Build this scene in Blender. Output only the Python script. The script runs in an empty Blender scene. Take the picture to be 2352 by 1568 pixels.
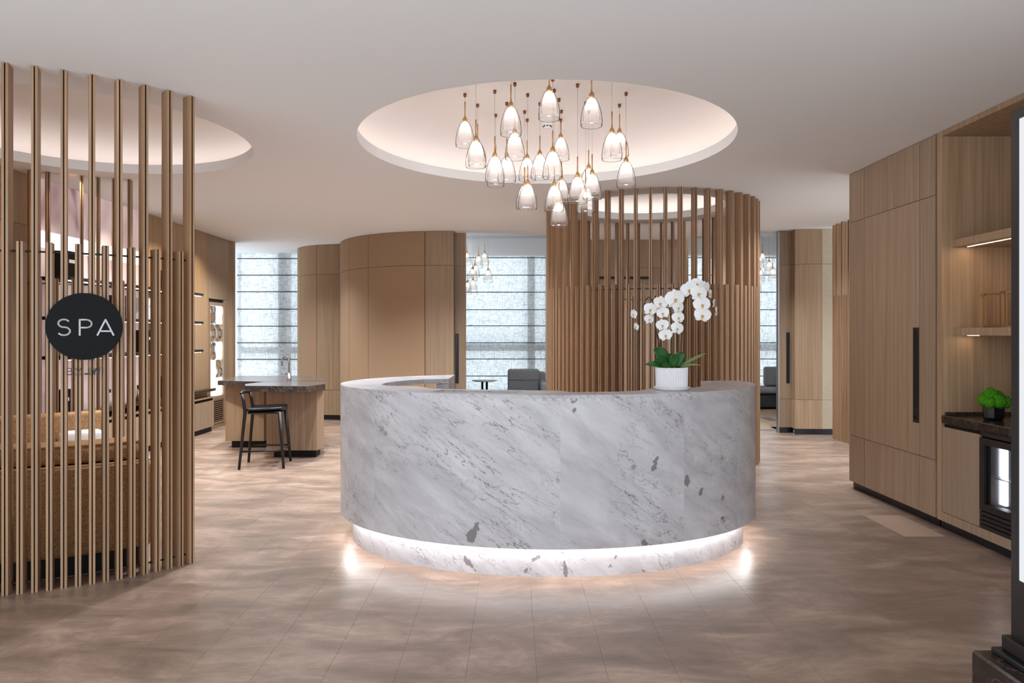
import bpy, bmesh, math, random
from mathutils import Vector, Matrix
random.seed(7)
PI = math.pi
R_ = math.radians
sc = bpy.context.scene
col = sc.collection

# ------------------------------------------------------------------ camera, world, exposure
F, H, HZ, CX = 1640.0, 1.45, 766.0, 1176.0      # focal in photo pixels, eye height, horizon row
CE = 2.952                                       # ceiling height
cam_d = bpy.data.cameras.new('camera'); cam = bpy.data.objects.new('camera', cam_d); col.objects.link(cam)
cam.location = (0, 0, H); cam.rotation_euler = (PI/2, 0, 0)
cam_d.sensor_width = 36; cam_d.lens = 36*F/2352; cam_d.shift_y = -(784-HZ)/2352
cam_d.clip_start = .05; cam_d.clip_end = 200
sc.camera = cam
w = bpy.data.worlds.new('world'); sc.world = w; w.use_nodes = True
w.node_tree.nodes['Background'].inputs[0].default_value = (.86, .94, 1, 1)
w.node_tree.nodes['Background'].inputs[1].default_value = 2.3
vs = sc.view_settings
vs.view_transform = 'Standard'; vs.look = 'None'; vs.gamma = 1; vs.use_curve_mapping = False
vs.exposure = 0.2
sc.cycles.use_denoising = True
sc.cycles.use_adaptive_sampling = True; sc.cycles.adaptive_threshold = .06
sc.cycles.max_bounces = 7; sc.cycles.diffuse_bounces = 4; sc.cycles.glossy_bounces = 3
sc.cycles.transparent_max_bounces = 14; sc.cycles.transmission_bounces = 5
sc.cycles.sample_clamp_indirect = 4

def PX(px, Y): return (px-CX)/F*Y
def PZ(py, Y): return H+(HZ-py)/F*Y
def YF(py, z=0): return F*(H-z)/(py-HZ)
def YC(py, z=CE): return F*(z-H)/(HZ-py)
def hit(px, c, R):                               # nearest angle where a pixel column meets a vertical cylinder
    s = (px-CX)/F; a = s*s+1; b = -2*(s*c[0]+c[1]); k = c[0]**2+c[1]**2-R*R
    y = (-b-math.sqrt(max(0, b*b-4*a*k)))/(2*a)
    return math.atan2(y-c[1], s*y-c[0])

# ------------------------------------------------------------------ materials
def lin(r, g, b): return tuple(((v/255)/12.92 if v/255 <= .04045 else ((v/255+.055)/1.055)**2.4) for v in (r, g, b))+(1,)
MATS = {}
def newmat(name):
    m = bpy.data.materials.new(name); m.use_nodes = True; MATS[name] = m
    nt = m.node_tree; return m, nt, nt.nodes['Principled BSDF']
def nd(nt, t, **kw):
    n = nt.nodes.new(t)
    for k, v in kw.items():
        if k.startswith('i_'): n.inputs[int(k[2:])].default_value = v
        else: setattr(n, k, v)
    return n
def plain(name, c, rough=.5, metal=0, spec=.5, bump=None):
    m, nt, p = newmat(name)
    p.inputs['Base Color'].default_value = c; p.inputs['Roughness'].default_value = rough
    p.inputs['Metallic'].default_value = metal; p.inputs['Specular IOR Level'].default_value = spec
    t = nd(nt, 'ShaderNodeTexCoord'); n = nd(nt, 'ShaderNodeTexNoise'); n.inputs['Scale'].default_value = bump[0] if bump else 40
    nt.links.new(t.outputs['Object'], n.inputs['Vector'])
    if bump:
        b = nd(nt, 'ShaderNodeBump'); b.inputs['Strength'].default_value = bump[1]; b.inputs['Distance'].default_value = bump[2]
        nt.links.new(n.outputs[0], b.inputs['Height']); nt.links.new(b.outputs[0], p.inputs['Normal'])
    else:
        mr = nd(nt, 'ShaderNodeMapRange'); mr.inputs['To Min'].default_value = rough*.92; mr.inputs['To Max'].default_value = min(1, rough*1.08)
        nt.links.new(n.outputs[0], mr.inputs['Value']); nt.links.new(mr.outputs[0], p.inputs['Roughness'])
    return m
def emit(name, c, s):
    m = bpy.data.materials.new(name); m.use_nodes = True; nt = m.node_tree; nt.nodes.clear()
    o = nd(nt, 'ShaderNodeOutputMaterial'); e = nd(nt, 'ShaderNodeEmission'); e.inputs[0].default_value = c; e.inputs[1].default_value = s
    nt.links.new(e.outputs[0], o.inputs[0]); MATS[name] = m; return m
def ramp(nt, stops):
    r = nd(nt, 'ShaderNodeValToRGB'); el = r.color_ramp.elements
    while len(el) < len(stops): el.new(.5)
    for e, (p, c) in zip(el, stops): e.position = p; e.color = c
    return r
def wood(name, dark, light, rough=.42, rnd=True, scale=(55, 55, .9)):
    m, nt, p = newmat(name); L = nt.links.new
    t = nd(nt, 'ShaderNodeTexCoord'); oi = nd(nt, 'ShaderNodeObjectInfo')
    mp = nd(nt, 'ShaderNodeMapping'); mp.inputs['Scale'].default_value = scale
    ad = nd(nt, 'ShaderNodeVectorMath', operation='ADD'); cb = nd(nt, 'ShaderNodeCombineXYZ')
    ml = nd(nt, 'ShaderNodeMath', operation='MULTIPLY'); ml.inputs[1].default_value = 37.0 if rnd else 0
    L(oi.outputs['Random'], ml.inputs[0]); L(ml.outputs[0], cb.inputs[0]); L(ml.outputs[0], cb.inputs[1])
    L(t.outputs['Object'], ad.inputs[0]); L(cb.outputs[0], ad.inputs[1]); L(ad.outputs[0], mp.inputs['Vector'])
    n = nd(nt, 'ShaderNodeTexNoise'); n.inputs['Scale'].default_value = 1.0; n.inputs['Detail'].default_value = 5; n.inputs['Roughness'].default_value = .62
    L(mp.outputs[0], n.inputs['Vector'])
    r = ramp(nt, [(.28, dark), (.72, light)]); L(n.outputs[0], r.inputs[0])
    hs = nd(nt, 'ShaderNodeHueSaturation'); mr = nd(nt, 'ShaderNodeMapRange'); mr.inputs['To Min'].default_value = .9; mr.inputs['To Max'].default_value = 1.08
    L(oi.outputs['Random'], mr.inputs['Value']); L(mr.outputs[0], hs.inputs['Value']); L(r.outputs[0], hs.inputs['Color']); L(hs.outputs[0], p.inputs['Base Color'])
    b = nd(nt, 'ShaderNodeBump'); b.inputs['Strength'].default_value = .12; b.inputs['Distance'].default_value = .002
    L(n.outputs[0], b.inputs['Height']); L(b.outputs[0], p.inputs['Normal'])
    p.inputs['Roughness'].default_value = rough; p.inputs['Specular IOR Level'].default_value = .35
    return m
def fabric(name, c1, c2, scale=260, rough=.95, bumpd=.002, stretch=(1, 1, 1)):
    m, nt, p = newmat(name); L = nt.links.new
    t = nd(nt, 'ShaderNodeTexCoord'); mp = nd(nt, 'ShaderNodeMapping'); mp.inputs['Scale'].default_value = stretch
    n = nd(nt, 'ShaderNodeTexNoise'); n.inputs['Scale'].default_value = scale; n.inputs['Detail'].default_value = 3
    L(t.outputs['Object'], mp.inputs[0]); L(mp.outputs[0], n.inputs['Vector'])
    r = ramp(nt, [(.35, c1), (.65, c2)]); L(n.outputs[0], r.inputs[0]); L(r.outputs[0], p.inputs['Base Color'])
    b = nd(nt, 'ShaderNodeBump'); b.inputs['Strength'].default_value = .5; b.inputs['Distance'].default_value = bumpd
    L(n.outputs[0], b.inputs['Height']); L(b.outputs[0], p.inputs['Normal'])
    p.inputs['Roughness'].default_value = rough; p.inputs['Specular IOR Level'].default_value = .15
    return m
def vein(nt, vec, scale, width, detail=6, dist=.6, seed=0.0):
    """thin lines where a noise field crosses its mid value: 1 on the line, 0 elsewhere"""
    L = nt.links.new
    n = nd(nt, 'ShaderNodeTexNoise', noise_dimensions='4D'); n.inputs['W'].default_value = seed
    n.inputs['Scale'].default_value = scale; n.inputs['Detail'].default_value = detail; n.inputs['Roughness'].default_value = .6; n.inputs['Distortion'].default_value = dist
    L(vec, n.inputs['Vector'])
    a = nd(nt, 'ShaderNodeMath', operation='SUBTRACT'); a.inputs[1].default_value = .5; L(n.outputs[0], a.inputs[0])
    b = nd(nt, 'ShaderNodeMath', operation='ABSOLUTE'); L(a.outputs[0], b.inputs[0])
    r = nd(nt, 'ShaderNodeMapRange'); r.inputs['From Max'].default_value = width; r.inputs['To Min'].default_value = 1; r.inputs['To Max'].default_value = 0
    L(b.outputs[0], r.inputs['Value']); return r.outputs[0]
def marble(name, spots=()):
    m, nt, p = newmat(name); L = nt.links.new
    g = nd(nt, 'ShaderNodeNewGeometry'); oi = nd(nt, 'ShaderNodeObjectInfo')
    rot = nd(nt, 'ShaderNodeVectorRotate', rotation_type='EULER_XYZ'); rot.inputs['Rotation'].default_value = (.1, R_(-34), .2)
    L(g.outputs['Position'], rot.inputs['Vector'])
    off = nd(nt, 'ShaderNodeVectorMath', operation='SCALE'); off.inputs[0].default_value = (3.1, 1.7, 5.3); L(oi.outputs['Random'], off.inputs['Scale'])
    ad = nd(nt, 'ShaderNodeVectorMath', operation='ADD'); L(rot.outputs[0], ad.inputs[0]); L(off.outputs[0], ad.inputs[1])
    mp = nd(nt, 'ShaderNodeMapping'); mp.inputs['Scale'].default_value = (.7, 1.5, 3.0); L(ad.outputs[0], mp.inputs['Vector'])
    v1 = vein(nt, mp.outputs[0], 2.3, .007, 10, .35, 1.0); v2 = vein(nt, mp.outputs[0], 5.0, .011, 8, .5, 4.0); v3 = vein(nt, mp.outputs[0], 1.6, .06, 5, .4, 9.0)
    brk = nd(nt, 'ShaderNodeTexNoise'); brk.inputs['Scale'].default_value = 2.6; brk.inputs['Detail'].default_value = 3; L(ad.outputs[0], brk.inputs['Vector'])
    bm = nd(nt, 'ShaderNodeMapRange'); bm.inputs['From Min'].default_value = .38; bm.inputs['From Max'].default_value = .6; L(brk.outputs[0], bm.inputs['Value'])
    def mul(a, b):
        x = nd(nt, 'ShaderNodeMath', operation='MULTIPLY'); L(a, x.inputs[0])
        if isinstance(b, float): x.inputs[1].default_value = b
        else: L(b, x.inputs[1])
        return x.outputs[0]
    def addc(a, b):
        x = nd(nt, 'ShaderNodeMath', operation='ADD', use_clamp=True); L(a, x.inputs[0]); L(b, x.inputs[1]); return x.outputs[0]
    veins = addc(addc(mul(mul(v1, bm.outputs[0]), .9), mul(mul(v2, bm.outputs[0]), .5)), mul(v3, .15))
    cl = nd(nt, 'ShaderNodeTexNoise'); cl.inputs['Scale'].default_value = 3.2; cl.inputs['Detail'].default_value = 6; L(mp.outputs[0], cl.inputs['Vector'])
    base = ramp(nt, [(.3, lin(184, 181, 185)), (.7, lin(208, 205, 208))]); L(cl.outputs[0], base.inputs[0])
    mx = nd(nt, 'ShaderNodeMix', data_type='RGBA'); mx.inputs['B'].default_value = lin(96, 90, 93)
    L(veins, mx.inputs['Factor']); L(base.outputs[0], mx.inputs['A'])
    out = mx.outputs['Result']
    if spots:
        jn = nd(nt, 'ShaderNodeTexNoise'); jn.inputs['Scale'].default_value = 22; jn.inputs['Detail'].default_value = 3; L(g.outputs['Position'], jn.inputs['Vector'])
        js = nd(nt, 'ShaderNodeMath', operation='MULTIPLY_ADD'); js.inputs[1].default_value = .07; js.inputs[2].default_value = -.035; L(jn.outputs[0], js.inputs[0])
        cur = None
        for (x, y, z, r, tilt, stretch) in spots:
            sb = nd(nt, 'ShaderNodeVectorMath', operation='SUBTRACT'); sb.inputs[1].default_value = (x, y, z); L(g.outputs['Position'], sb.inputs[0])
            rr = nd(nt, 'ShaderNodeVectorRotate', rotation_type='Y_AXIS'); rr.inputs['Angle'].default_value = tilt; L(sb.outputs[0], rr.inputs['Vector'])
            sv = nd(nt, 'ShaderNodeVectorMath', operation='MULTIPLY'); sv.inputs[1].default_value = (1, .5, 1/stretch); L(rr.outputs[0], sv.inputs[0])
            ln = nd(nt, 'ShaderNodeVectorMath', operation='LENGTH'); L(sv.outputs[0], ln.inputs[0])
            s2 = nd(nt, 'ShaderNodeMath', operation='SUBTRACT'); L(ln.outputs['Value'], s2.inputs[0]); s2.inputs[1].default_value = r
            if cur is None: cur = s2.outputs[0]
            else:
                mn = nd(nt, 'ShaderNodeMath', operation='MINIMUM'); L(cur, mn.inputs[0]); L(s2.outputs[0], mn.inputs[1]); cur = mn.outputs[0]
        aa = nd(nt, 'ShaderNodeMath', operation='ADD'); L(cur, aa.inputs[0]); L(js.outputs[0], aa.inputs[1])
        mr = nd(nt, 'ShaderNodeMapRange'); mr.inputs['From Min'].default_value = -.002; mr.inputs['From Max'].default_value = .002; mr.inputs['To Min'].default_value = .9; mr.inputs['To Max'].default_value = 0
        L(aa.outputs[0], mr.inputs['Value'])
        m2 = nd(nt, 'ShaderNodeMix', data_type='RGBA'); m2.inputs['B'].default_value = lin(122, 114, 118); L(mr.outputs[0], m2.inputs['Factor']); L(out, m2.inputs['A']); out = m2.outputs['Result']
    L(out, p.inputs['Base Color']); p.inputs['Roughness'].default_value = .34; p.inputs['Specular IOR Level'].default_value = .3
    return m
def darkstone(name, c1, c2, c3, scale=7):
    m, nt, p = newmat(name); L = nt.links.new
    g = nd(nt, 'ShaderNodeNewGeometry'); n = nd(nt, 'ShaderNodeTexNoise'); n.inputs['Scale'].default_value = scale; n.inputs['Detail'].default_value = 9; n.inputs['Roughness'].default_value = .68; n.inputs['Distortion'].default_value = 1.4
    L(g.outputs['Position'], n.inputs['Vector'])
    r = ramp(nt, [(.3, c1), (.55, c2), (.74, c3)]); L(n.outputs[0], r.inputs[0])
    v = vein(nt, g.outputs['Position'], scale*.5, .008, 6, 1.2, 2.0)
    mx = nd(nt, 'ShaderNodeMix', data_type='RGBA'); mx.inputs['B'].default_value = c3; L(v, mx.inputs['Factor']); L(r.outputs[0], mx.inputs['A'])
    L(mx.outputs['Result'], p.inputs['Base Color']); p.inputs['Roughness'].default_value = .18
    return m
def floorstone(name):
    m, nt, p = newmat(name); L = nt.links.new
    g = nd(nt, 'ShaderNodeNewGeometry'); oi = nd(nt, 'ShaderNodeObjectInfo')
    off = nd(nt, 'ShaderNodeVectorMath', operation='SCALE'); off.inputs[0].default_value = (.03, .02, 0); L(oi.outputs['Random'], off.inputs['Scale'])
    ad = nd(nt, 'ShaderNodeVectorMath', operation='ADD'); L(g.outputs['Position'], ad.inputs[0]); L(off.outputs[0], ad.inputs[1])
    mp = nd(nt, 'ShaderNodeMapping'); mp.inputs['Scale'].default_value = (1.0, 2.4, 1); L(ad.outputs[0], mp.inputs['Vector'])
    n = nd(nt, 'ShaderNodeTexNoise'); n.inputs['Scale'].default_value = 1.6; n.inputs['Detail'].default_value = 12; n.inputs['Roughness'].default_value = .74; n.inputs['Distortion'].default_value = .5
    L(mp.outputs[0], n.inputs['Vector'])
    r = ramp(nt, [(.32, lin(108, 91, 80)), (.5, lin(142, 119, 105)), (.68, lin(180, 154, 137))]); L(n.outputs[0], r.inputs[0])
    v = vein(nt, mp.outputs[0], 3.2, .006, 6, .8, 3.0)
    nb = nd(nt, 'ShaderNodeTexNoise'); nb.inputs['Scale'].default_value = 2.2; L(ad.outputs[0], nb.inputs['Vector'])
    vm = nd(nt, 'ShaderNodeMapRange'); vm.inputs['From Min'].default_value = .55; vm.inputs['From Max'].default_value = .8; vm.inputs['To Max'].default_value = .5; L(nb.outputs[0], vm.inputs['Value'])
    vv = nd(nt, 'ShaderNodeMath', operation='MULTIPLY'); L(v, vv.inputs[0]); L(vm.outputs[0], vv.inputs[1])
    mx = nd(nt, 'ShaderNodeMix', data_type='RGBA'); mx.inputs['B'].default_value = lin(205, 182, 164); L(vv.outputs[0], mx.inputs['Factor']); L(r.outputs[0], mx.inputs['A'])
    hs = nd(nt, 'ShaderNodeHueSaturation'); mr = nd(nt, 'ShaderNodeMapRange'); mr.inputs['To Min'].default_value = .95; mr.inputs['To Max'].default_value = 1.05
    L(oi.outputs['Random'], mr.inputs['Value']); L(mr.outputs[0], hs.inputs['Value']); L(mx.outputs['Result'], hs.inputs['Color']); L(hs.outputs[0], p.inputs['Base Color'])
    fn = nd(nt, 'ShaderNodeTexNoise'); fn.inputs['Scale'].default_value = 70; fn.inputs['Detail'].default_value = 4; L(g.outputs['Position'], fn.inputs['Vector'])
    b = nd(nt, 'ShaderNodeBump'); b.inputs['Strength'].default_value = .22; b.inputs['Distance'].default_value = .003; L(fn.outputs[0], b.inputs['Height']); L(b.outputs[0], p.inputs['Normal'])
    rr = nd(nt, 'ShaderNodeMapRange'); rr.inputs['To Min'].default_value = .24; rr.inputs['To Max'].default_value = .42; L(n.outputs[0], rr.inputs['Value']); L(rr.outputs[0], p.inputs['Roughness'])
    p.inputs['Specular IOR Level'].default_value = .5
    return m
def linen(name):
    m = bpy.data.materials.new(name); m.use_nodes = True; nt = m.node_tree; nt.nodes.clear(); L = nt.links.new; MATS[name] = m
    o = nd(nt, 'ShaderNodeOutputMaterial'); g = nd(nt, 'ShaderNodeNewGeometry')
    def threads(s):
        mp = nd(nt, 'ShaderNodeMapping'); mp.inputs['Scale'].default_value = s; L(g.outputs['Position'], mp.inputs[0])
        n = nd(nt, 'ShaderNodeTexNoise'); n.inputs['Scale'].default_value = 1; n.inputs['Detail'].default_value = 3; L(mp.outputs[0], n.inputs['Vector'])
        r = nd(nt, 'ShaderNodeMapRange'); r.inputs['From Min'].default_value = .5; r.inputs['From Max'].default_value = .72; L(n.outputs[0], r.inputs['Value']); return r.outputs[0]
    a, b = threads((9, 1, 90)), threads((90, 1, 9))
    mxm = nd(nt, 'ShaderNodeMath', operation='MAXIMUM'); L(a, mxm.inputs[0]); L(b, mxm.inputs[1])
    c = ramp(nt, [(0, (.93, .95, .97, 1)), (1, (.42, .47, .52, 1))]); L(mxm.outputs[0], c.inputs[0])
    tl = nd(nt, 'ShaderNodeBsdfTranslucent'); df = nd(nt, 'ShaderNodeBsdfDiffuse'); tr = nd(nt, 'ShaderNodeBsdfTransparent')
    L(c.outputs[0], tl.inputs[0]); L(c.outputs[0], df.inputs[0]); L(c.outputs[0], tr.inputs[0])
    m1 = nd(nt, 'ShaderNodeMixShader'); m1.inputs[0].default_value = .62; L(tl.outputs[0], m1.inputs[1]); L(df.outputs[0], m1.inputs[2])
    m2 = nd(nt, 'ShaderNodeMixShader'); m2.inputs[0].default_value = .14; L(m1.outputs[0], m2.inputs[1]); L(tr.outputs[0], m2.inputs[2])
    L(m2.outputs[0], o.inputs[0]); return m
def clearglass(name, tint=(1, 1, 1, 1), blend=.25, haze=0.0, hazec=(.9, .9, .9, 1), gl=1.0):
    m = bpy.data.materials.new(name); m.use_nodes = True; nt = m.node_tree; nt.nodes.clear(); L = nt.links.new; MATS[name] = m
    o = nd(nt, 'ShaderNodeOutputMaterial'); lw = nd(nt, 'ShaderNodeLayerWeight'); lw.inputs[0].default_value = blend
    tr = nd(nt, 'ShaderNodeBsdfTransparent'); tr.inputs[0].default_value = tint
    gs = nd(nt, 'ShaderNodeBsdfGlossy'); gs.inputs['Roughness'].default_value = .03; gs.inputs[0].default_value = (gl, gl, gl, 1)
    n = nd(nt, 'ShaderNodeTexNoise'); n.inputs['Scale'].default_value = 60; bp = nd(nt, 'ShaderNodeBump'); bp.inputs['Strength'].default_value = .05; bp.inputs['Distance'].default_value = .002
    L(n.outputs[0], bp.inputs['Height']); L(bp.outputs[0], gs.inputs['Normal'])
    mx = nd(nt, 'ShaderNodeMixShader'); L(lw.outputs['Fresnel'], mx.inputs[0])
    base = tr.outputs[0]
    if haze:
        df = nd(nt, 'ShaderNodeBsdfTranslucent'); df.inputs[0].default_value = hazec
        d2 = nd(nt, 'ShaderNodeBsdfDiffuse'); d2.inputs[0].default_value = hazec
        mm = nd(nt, 'ShaderNodeMixShader'); L(df.outputs[0], mm.inputs[1]); L(d2.outputs[0], mm.inputs[2])
        mh = nd(nt, 'ShaderNodeMixShader'); mh.inputs[0].default_value = haze; L(tr.outputs[0], mh.inputs[1]); L(mm.outputs[0], mh.inputs[2]); base = mh.outputs[0]
    L(base, mx.inputs[1]); L(gs.outputs[0], mx.inputs[2]); L(mx.outputs[0], o.inputs[0]); return m

OAK = wood('oak', lin(150, 122, 94), lin(186, 156, 126))
OAKS = wood('oak_slat', lin(148, 114, 86), lin(188, 151, 117), scale=(70, 70, 1.2))
OAKB = wood('oak_rear', lin(138, 116, 94), lin(166, 141, 116))
OAKR = wood('oak_right', lin(154, 130, 108), lin(184, 160, 136))
OAKD = wood('oak_striped', lin(128, 104, 86), lin(170, 142, 118), scale=(30, 30, .6))
OAKF = wood('oak_floor', lin(170, 140, 110), lin(205, 175, 145), scale=(30, 2.0, 1))
TANF = fabric('tan_wallcloth', lin(150, 122, 98), lin(170, 142, 116), 240, stretch=(.4, .4, 2.2), bumpd=.001)
CREAMF = fabric('cream_wallcloth', lin(178, 162, 140), lin(204, 190, 168), 150)
BOUCLE = fabric('tan_boucle', lin(150, 112, 78), lin(200, 158, 116), 120, bumpd=.006)
GREYF = fabric('grey_tweed', lin(124, 126, 130), lin(166, 168, 172), 220)
WELT = plain('welt', lin(205, 165, 122), .8)
WHITE = plain('white_paint', lin(243, 243, 244), .75, spec=.2)
COVE = plain('cove_paint', lin(238, 232, 228), .8, spec=.1)
BLACK = plain('black_metal', lin(22, 22, 24), .38)
BLACKM = plain('black_matte', lin(14, 14, 15), .7)
SIGNB = plain('sign_black', lin(4, 4, 5), .36, spec=.12)
BLACKG = plain('black_gloss', lin(10, 10, 11), .2)
DGREY = plain('dark_metal', lin(40, 35, 34), .38, .3)
STOOLM = plain('black_ash', lin(18, 16, 16), .45)
LEATHER = plain('black_leather', lin(20, 18, 18), .38)
KICK = plain('toe_kick', lin(12, 14, 24), .35)
CORE = plain('joint_shadow_core', lin(16, 11, 8), .9)
CHROME = plain('chrome', lin(200, 202, 205), .12, 1)
STEEL = plain('steel', lin(170, 172, 176), .3, 1)
GOLD = plain('polished_brass', lin(232, 214, 184), .12, 1)
BRASS = plain('satin_brass', lin(196, 158, 110), .38, .9)
COPPER = plain('copper_cap', lin(140, 92, 66), .4, .8)
SILVERP = plain('silver_letter', lin(196, 196, 200), .4)
MARBLET = marble('white_marble_top')
EMPER = darkstone('dark_emperador', lin(26, 20, 18), lin(58, 46, 42), lin(110, 92, 82), 8)
GREYST = darkstone('grey_brown_stone', lin(44, 38, 36), lin(74, 66, 62), lin(120, 110, 104), 6)
FLOORM = floorstone('floor_stone')
FLOORL = plain('floor_light_tile', lin(178, 152, 134), .34, bump=(60, .2, .003))
GROUT = plain('grout', lin(118, 101, 90), .5)
LINEN = linen('blind_linen')
ROD = plain('blind_rod', lin(58, 62, 66), .6)
PANE = clearglass('window_glass', (.96, .98, .98, 1), .1)
SHADE = clearglass('shade_glass', (.98, .975, .975, 1), .07, .06, (1, 1, 1, 1))
INNER = clearglass('inner_gauze', (.95, .93, .92, 1), .04, .2, (.96, .94, .92, 1))
FGLASS = clearglass('fridge_glass', (.9, .92, .95, 1), .15)
LEAF = plain('orchid_leaf', lin(38, 88, 34), .35)
LEAFP = plain('orchid_leaf_pale', lin(104, 118, 62), .5)
STEM = plain('orchid_stem', lin(44, 50, 30), .55)
PETAL = plain('orchid_petal', lin(244, 240, 240), .6, spec=.2)
PETAL.node_tree.nodes['Principled BSDF'].inputs['Subsurface Weight'].default_value = .15
LIPY = plain('orchid_lip', lin(208, 168, 84), .5)
POTW = plain('white_ceramic', lin(228, 227, 230), .4)
MOSS = fabric('green_moss', lin(30, 92, 12), lin(92, 168, 34), 160, bumpd=.01)
PINK = None
def mural(name):
    m, nt, p = newmat(name); L = nt.links.new
    g = nd(nt, 'ShaderNodeNewGeometry'); mp = nd(nt, 'ShaderNodeMapping'); mp.inputs['Scale'].default_value = (1, 1.6, .9); mp.inputs['Rotation'].default_value = (.5, 0, 0)
    L(g.outputs['Position'], mp.inputs[0]); n = nd(nt, 'ShaderNodeTexNoise'); n.inputs['Scale'].default_value = 1.3; n.inputs['Detail'].default_value = 1.5; n.inputs['Distortion'].default_value = .8
    L(mp.outputs[0], n.inputs['Vector'])
    r = ramp(nt, [(.3, lin(150, 118, 124)), (.4, lin(206, 184, 186)), (.55, lin(226, 208, 208)), (.75, lin(214, 190, 192))]); L(n.outputs[0], r.inputs[0]); L(r.outputs[0], p.inputs['Base Color'])
    L(r.outputs[0], p.inputs['Emission Color']); p.inputs['Emission Strength'].default_value = .3
    p.inputs['Roughness'].default_value = .5; return m
PINK = mural('backlit_print')
LED_COVE = emit('cove_led', (1, .86, .8, 1), 3.6)
LED_COVE_L = emit('cove_led_left', (1, .86, .8, 1), 3.2)
LED_COVE_R = emit('cove_led_rear', (1, .92, .88, 1), 4)
LED_DESK = emit('desk_led', (1, .97, .95, 1), 24)
LED_WARM = emit('warm_led', (1, .78, .52, 1), 30)
LED_SHELF = emit('shelf_led', (1, .93, .86, 1), 3.5)
LED_COOL = emit('cool_led', (.95, .97, 1, 1), 5)
BULB = emit('lamp_bulb', (1, .95, .92, 1), 26)
BULBF = emit('lamp_bulb_far', (1, .86, .72, 1), 12)
BOX = emit('lightbox_face', (.93, .95, 1, 1), .78)
BACKW = emit('backlit_white', (1, .98, .96, 1), 1.5)
GLOWG = emit('glassblock_backlight', (1, .94, .84, 1), 1.7)
GBLOCK = plain('glass_block', (1, 1, 1, 1), .12)
_p = GBLOCK.node_tree.nodes['Principled BSDF']; _p.inputs['Transmission Weight'].default_value = 1; _p.inputs['IOR'].default_value = 1.35

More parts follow.
